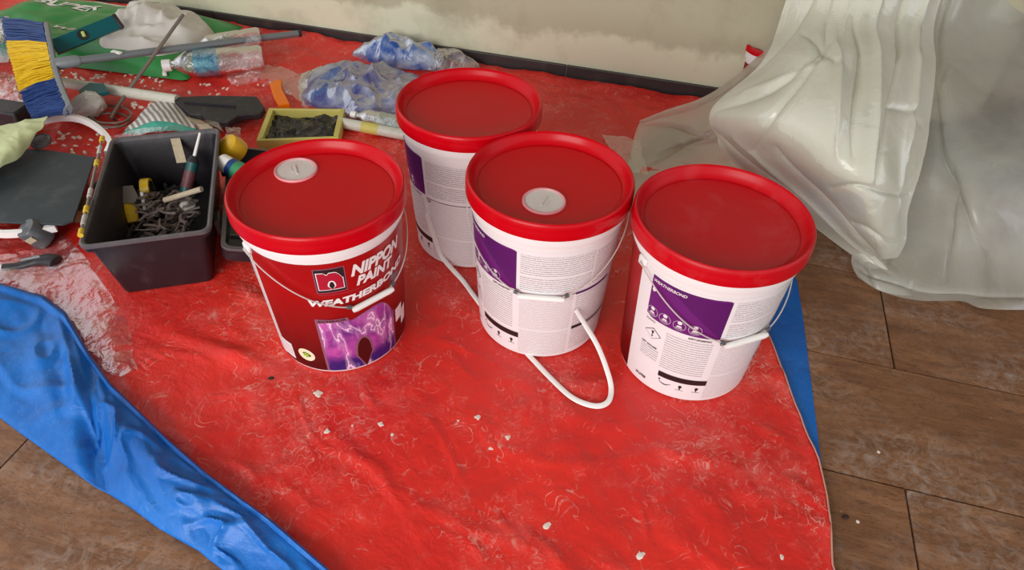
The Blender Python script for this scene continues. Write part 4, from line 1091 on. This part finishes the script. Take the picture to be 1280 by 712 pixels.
# striped knitted glove
def mat_glove():
    mt, nt, b, out = newmat('striped_knit')
    tc = N(nt, 'ShaderNodeTexCoord').outputs['Object']; s = N(nt, 'ShaderNodeSeparateXYZ'); nt.links.new(tc, s.inputs[0])
    q = mathn(nt, 'ADD', mathn(nt, 'MULTIPLY', s.outputs[0], .8), mathn(nt, 'MULTIPLY', s.outputs[1], .6))
    st = ramp(nt, mathn(nt, 'SINE', mathn(nt, 'MULTIPLY', q, 420)), -.2, .4)
    c = mix(nt, st, lin((150, 142, 138)), lin((224, 222, 218)))
    c = mix(nt, mathn(nt, 'LESS_THAN', mathn(nt, 'ADD', s.outputs[1], mathn(nt, 'MULTIPLY', s.outputs[0], -.1)), -.036), c, lin((70, 160, 140)))
    nt.links.new(c, b.inputs['Base Color']); b.inputs['Roughness'].default_value = .9
    return mt
mb = crumple([[(178, 140, .03), (195, 126, .04), (218, 130, .04), (238, 145, .03)], [(170, 150, .04), (190, 142, .06), (215, 144, .06), (243, 154, .04)], [(160, 158, .04), (188, 155, .06), (214, 154, .06), (245, 160, .04)], [(154, 168, .03), (186, 165, .04), (214, 163, .04), (246, 166, .03)]], 50, 36, .006, 26, 8)
single(mb, 'work_glove', mat_glove(), 'ribbed white knitted glove with teal cuff behind the rear rim of the tool box', 'glove', solid=.002)
mb = crumple([[(228, 140, .03), (250, 148, .03)], [(232, 152, .04), (262, 158, .04)], [(240, 163, .03), (272, 166, .03)]], 20, 20, .01, 24, 18)
single(mb, 'paper_scrap', M['paper'], 'dirty beige paper scrap between the knitted glove and the black blade', 'paper', solid=.001)
mb = crumple([[(132, 172, .02), (170, 160, .06), (215, 158, .07), (262, 150, .07), (275, 156, .05)], [(140, 180, .03), (170, 168, .05), (215, 165, .06), (264, 158, .06), (282, 168, .04)]], 60, 12, .008, 22, 28)
single(mb, 'clear_wrap', M['film_clear'], 'clear plastic scrap bunched along the rear rim of the tool box', 'plastic wrap')
mb = MB(); mb.lathe([(.001, -.008), (.008, -.006), (.0095, 0), (.008, .006), (.001, .008)], at(152, 151, .035), None, 16, (False, False)); single(mb, 'red_ball', M['lid_red'], 'tiny red ball inside the ring of the mixing paddle', 'ball')

# drinks bottles
def bottle(p0, p1, r, label, labmat, capmat, lab=(.35, .6), squash=.85):
    root = empty('plastic_bottle', (p0.x, p0.y, min(p0.z, p1.z) - r)); tag(root, label, 'bottle')
    d = (p1 - p0); Lb = d.length; prof = [(0, .35), (.02, .85), (.06, 1), (.15, .96), (.17, 1), (.3, .95), (.32, 1), (.62, 1), (.64, .94), (.72, 1), (.78, .92), (.88, .5), (.91, .32), (.96, .32)]
    mb = MB(); mb.tube([p0 + d * t for t, _ in prof], [r * k for _, k in prof], 24, flat=squash); local(mb, root).build('body', M['film_bottle'], root)
    if labmat:
        mb = MB(); mb.tube([p0 + d * lab[0], p0 + d * lab[1]], r * 1.02, 24, flat=squash, caps=False); local(mb, root).build('label_wrap', labmat, root)
    mb = MB(); mb.tube([p0 + d * .94, p0 + d * 1.02], r * .38, 16); local(mb, root).build('cap', capmat, root)
M['bt_label'] = film('blue_bottle_label', (20, 120, 160), .85, .5, .2, 40, .5, (110, 190, 210), .2, .3)
M['gr_label'] = film('green_bottle_label', (80, 140, 130), .6, .6, .2, 50, .5, (210, 225, 220), .3, .3)
bottle(at(332, 72, .055), at(206, 82, .055), .050, 'crushed clear water bottle with blue label under the broom handle', M['bt_label'], M['cap_white'], (.47, .70))
bottle(at(328, 46, .075), at(240, 60, .06), .040, 'clear bottle without label lying above the blue-labelled one', None, M['sealant_teal'])
bottle(at(520, 160, .035), at(441, 143, .035), .030, 'clear bottle with white cap pointing left, beside the rearmost pail', M['gr_label'], M['cap_white'], (.2, .55))
for (x, y, s_) in ((208, 75, 1), (206, 91, 1)):
    mb = MB(); mb.box(at(x, y, .03), (.014, .034, .010), Matrix.Rotation(R(20), 3, 'Z') ); single(mb, 'plastic_tab', M['cap_white'], ('small white plastic tab at the bottle neck, the upper of two' if y < 80 else 'small white plastic tab below the bottle neck, the lower of two'), 'tab', group='white plastic tabs', bevel=.003)
mb = crumple([[(285, 88, .02), (320, 80, .03), (355, 86, .03), (385, 100, .02)], [(285, 98, .02), (320, 95, .03), (355, 104, .03), (388, 122, .02)], [(290, 108, .012), (330, 104, .02), (362, 120, .02), (385, 138, .012)]], 46, 30, .014, 20, 38)
single(mb, 'clear_wrap', M['film_clear'], 'clear crinkled wrap between the bottles and the orange wedge', 'plastic wrap')

# orange wedge
mb = MB(); mb.prism([at(337, 104, .03), at(345, 100, .03), at(352, 99, .03), at(352, 110, .03), at(362, 129, .03), at(348, 131, .03), at(341, 118, .03)], .012, .032)
single(mb, 'orange_wedge', M['orange'], 'bent orange plastic wedge between the black blade and the yellow-framed tray', 'wedge', smooth=False, bevel=.003)

# yellow framed tray
c4 = [at(320, 176, .045), at(423, 172, .045), at(431, 136, .045), at(336, 135, .045)]
cc = sum(c4, Vector()) / 4; ty = empty('framed_tray', (cc.x, cc.y, .010)); tag(ty, 'black tray with pale yellow frame lying behind the front pail', 'tray')
for k in range(4):
    a, b = c4[k], c4[(k + 1) % 4]; inn = lambda p: p.lerp(cc, .0) 
    d = (b - a).normalized(); nrm = Vector((-d.y, d.x, 0)); w = .016 if k in (1, 3) else .010
    mb = MB(); mb.prism([a - d * 0, b + d * 0, b + nrm * w - d * w, a + nrm * w + d * w], .012, .046); local(mb, ty).build('frame_rail', M['pale_yellow'], ty, bevel=.002, smooth=False)
mb = MB(); mb.grid(lambda u, v: (lambda p: Vector((p.x, p.y, .024 + .012 * noise.fractal(Vector((u * 6, v * 5, 0)), .8, 2, 3))))(c4[0].lerp(c4[1], u).lerp(c4[3].lerp(c4[2], u), v)), 50, 36)
local(mb, ty).build('lining', pm('black_bin_liner', (40, 38, 40), .25, .3, 20, dust=.2), ty)

# white pole with yellow tape behind the tray
pl = empty('white_tube', at(440, 158, .02)); tag(pl, 'white tube with yellow tape band between the framed tray and the rearmost pail', 'tube')
a, b = at(425, 153, .03), at(515, 170, .03)
mb = MB(); mb.tube([a, b], .0165, 16); local(mb, pl).build('tube', M['pole_white'], pl)
mb = MB(); mb.tube([a.lerp(b, .32), a.lerp(b, .55)], .0172, 16, caps=False); local(mb, pl).build('tape_band', M['pale_yellow'], pl)

# yellow cap and little bottle on the tool box lid
mb = MB(); mb.lathe([(.030, 0), (.036, .004), (.037, .026), (.031, .042), (.018, .047), (.001, .048)], at(297, 192, .105), Matrix.Rotation(R(-25), 3, 'Y') @ Matrix.Rotation(R(20), 3, 'X'), 28)
single(mb, 'yellow_cap', M['yellow_can'], 'round yellow screw cap behind the left rim of the front pail', 'cap')
p0, p1 = at(316, 224, .125), at(277, 202, .140); lb = empty('glue_bottle', (p0.x, p0.y, .10)); tag(lb, 'small bottle with white cap and blue-green label lying on the tool box lid', 'bottle')
d = p1 - p0
mb = MB(); mb.tube([p0, p0 + d * .68], .024, 20); local(mb, lb).build('body', M['br_blue'], lb)
mb = MB(); mb.tube([p0 + d * .2, p0 + d * .52], .0244, 20, caps=False); local(mb, lb).build('label_band', pm('green_band', (60, 150, 100), .4), lb)
mb = MB(); mb.tube([p0 + d * .68, p0 + d * .97, p1], [.0225, .0220, .0195], 20); local(mb, lb).build('cap', M['cap_white'], lb)
mb = crumple([[(280, 158, .04), (300, 160, .04)], [(283, 170, .06), (302, 174, .06)], [(290, 180, .05), (305, 186, .05)]], 16, 16, .012, 40, 48)
single(mb, 'clear_wrap', M['film_clear'], 'clear plastic scrap above the yellow screw cap', 'plastic wrap')

# blue carrier bag
def mound(poly_c, rx, ry, rot, h, name, mat, label, seed, cat='bag', n=70):
    c = poly_c; ca, sa = cos(R(rot)), sin(R(rot)); mb = MB()
    def fn(u, v):
        r = v; w = 2 * pi * u
        k = 1 + .22 * noise.noise(Vector((cos(w) * 1.8 + seed, sin(w) * 1.8, 0)))
        x, y = r * rx * cos(w) * k, r * ry * sin(w) * k
        q = Vector((x, y, 0)) * 17 + Vector((seed, 0, 0))
        f = (1 - r ** 2.2)
        z = h * f ** .6 * (1 + .35 * noise.noise(q * .5)) + .022 * f ** .4 * (.35 - min(.9, 2.4 * abs(noise.noise(q * .7)))) + .007 * max(0, f) ** .5 * noise.noise(q * 2.0)
        X = c.x + x * ca - y * sa; Y = c.y + x * sa + y * ca
        nn_ = X * NN.x + Y * NN.y
        if nn_ > 2.195: X -= (nn_ - 2.195) * NN.x; Y -= (nn_ - 2.195) * NN.y
        return Vector((X, Y, .014 + max(0.0, z)))
    mb.grid(fn, n, n // 2)
    return single(mb, name, mat, label, cat)
mound(at(462, 118, .01), .23, .16, -8, .075, 'carrier_bag', M['film_blue'], 'crumpled blue and clear plastic carrier bag behind the tray, against the skirting', 1, n=130)
mound(at(500, 80, .0), .16, .06, -12, .085, 'carrier_bag', film('strong_blue_plastic', (16, 92, 190), .9, .6, .2, 13, .5, (190, 206, 228), .2, .3), 'bright blue crumpled plastic bag top next to the dark skirting', 5, n=80)
mound(at(565, 84, .01), .10, .06, -14, .05, 'clear_bag', film('smoky_clear_plastic', (120, 124, 140), .6, .8, .2, 22, .9, (190, 180, 176), .3, .4), 'smoky clear plastic bag behind the lid of the rearmost pail', 12, n=60)
# trailing corner of the bag towards the orange wedge
mb = crumple([[(376, 92, .02), (400, 80, .04), (430, 78, .05)], [(372, 108, .012), (392, 104, .03), (420, 104, .05)], [(378, 132, .012), (392, 126, .02), (408, 118, .03)]], 34, 30, .016, 24, 58)
single(mb, 'bag_corner', M['film_pale'], 'pale torn plastic corner left of the blue carrier bag', 'plastic wrap')

mound(at(196, 50, .04), .19, .21, 35, .13, 'plastic_sack', M['white_sack'], 'crumpled off-white plastic sack on the green bag', 23, 'sack', n=90)
# glossy clear film on the tarpaulin left of the tool box
mb = crumple([[(-60, 288, .02), (0, 290, .02), (50, 292, .02), (85, 296, .025), (100, 318, .03)],
              [(-60, 315, .02), (0, 318, .02), (55, 318, .018), (100, 325, .03), (122, 345, .04)],
              [(-60, 345, .02), (10, 350, .03), (70, 352, .03), (115, 362, .035), (142, 378, .03)],
              [(-60, 362, .014), (20, 368, .014), (85, 392, .02), (130, 400, .03), (160, 405, .02)],
              [(-20, 372, .008), (60, 400, .010), (105, 430, .015), (140, 435, .02), (165, 432, .015)],
              [(40, 410, .010), (90, 440, .012), (125, 462, .012), (148, 470, .015), (170, 462, .012)]], 110, 90, .012, 17, 68)
single(mb, 'clear_film', M['film_clear'], 'glossy wrinkled clear film on red tarpaulin in front of the tool box', 'plastic film')

# crumbs
crumbs = [(398, 494, 12, 'largest white plaster crumb, in front of the lightning-label pail'), (410, 542, 9, 'flat white plaster crumb below the largest one'), (476, 533, 9, 'pale lumpy plaster crumb right of the flat one'), (491, 546, 5, 'small cream plaster crumb just right of the pale lumpy one'),
          (597, 525, 8, 'white plaster crumb in front of the middle pail'), (635, 551, 8, 'white plaster crumb right of centre on the tarpaulin'), (614, 563, 7, 'plaster crumb left of and below the one right of centre'), (441, 534, 4, 'tiny cream plaster crumb between the flat and the lumpy ones'),
          (800, 696, 11, 'white plaster crumb at the bottom edge of the tarpaulin, right side'), (573, 528, 5, 'tiny plaster crumb left of the one in front of the middle pail'), (975, 699, 6, 'white plaster crumb near the right hem at the bottom'), (683, 660, 8, 'pale plaster crumb low in the middle of the tarpaulin')]
for (x, y, s_, lb) in crumbs:
    rn = random.Random(x); r_ = s_ * .00062; p = at(x, y, 0); z = tarp_z(p.x, p.y)
    mb = MB(); mb.lathe([(r_, 0), (r_ * 1.05, r_ * .12), (r_ * .7, r_ * .25), (r_ * .1, r_ * .28)], (p.x, p.y, z + .001), None, 14, wob=lambda q: Vector((q.x * (1 + 1.1 * noise.noise(q * 160 + Vector((x, 0, 0)))), q.y * (1 + 1.1 * noise.noise(q * 160 + Vector((0, y, 0)))), q.z)))
    single(mb, 'plaster_crumb', M['plaster'], lb, 'crumb', group='plaster crumbs on the tarpaulin')
for (x, y, lb) in ((340, 476, 'dark brown crumb on the red tarpaulin left of the front pail'), (1056, 647, 'dark crumb on the brown tile near the lower right')):
    p = at(x, y, 0); z = tarp_z(p.x, p.y) if x < 1000 else 0
    mb = MB(); mb.lathe([(.004, 0), (.005, .002), (.002, .004)], (p.x, p.y, z + .001), None, 10, wob=lambda q: Vector((q.x * 1.3, q.y * .8, q.z)))
    single(mb, 'dark_crumb', M['brown_crumb'], lb, 'crumb')
for (x, y, lb) in ((1072, 652, 'white paint fleck on the brown tile by the dark crumb'), (1098, 565, 'white paint fleck on the brown tile above the long joint')):
    p = at(x, y, 0)
    mb = MB(); mb.lathe([(.003, 0), (.0032, .0012), (.001, .0018)], (p.x, p.y, .0003), None, 10); single(mb, 'paint_fleck', M['plaster'], lb, 'fleck')

# rubble of plaster bits on the tarpaulin behind the scraper
mb = MB(); rn = random.Random(12)
for (xa, xb, ya, yb, n_) in ((70, 205, 88, 112, 70), (205, 330, 100, 118, 12), (50, 130, 165, 200, 26), (0, 30, 95, 140, 16), (150, 215, 118, 135, 14)):
    for k in range(n_):
        p = at(rn.uniform(xa, xb), rn.uniform(ya, yb), .01); r_ = rn.uniform(.003, .008); a = rn.uniform(0, 3)
        z = tarp_z(p.x, p.y)
        mb.box((p.x, p.y, z + r_ * .4), (r_ * 2.4, r_ * 1.2, r_ * .7), Matrix.Rotation(a, 3, 'Z') @ Matrix.Rotation(rn.uniform(-.4, .4), 3, 'X'), .7)
o = mb.build('plaster_rubble', M['plaster'], smooth=False); tag(o, 'scatter of small plaster bits among the tools at the upper left', 'rubble', None, 'stuff')
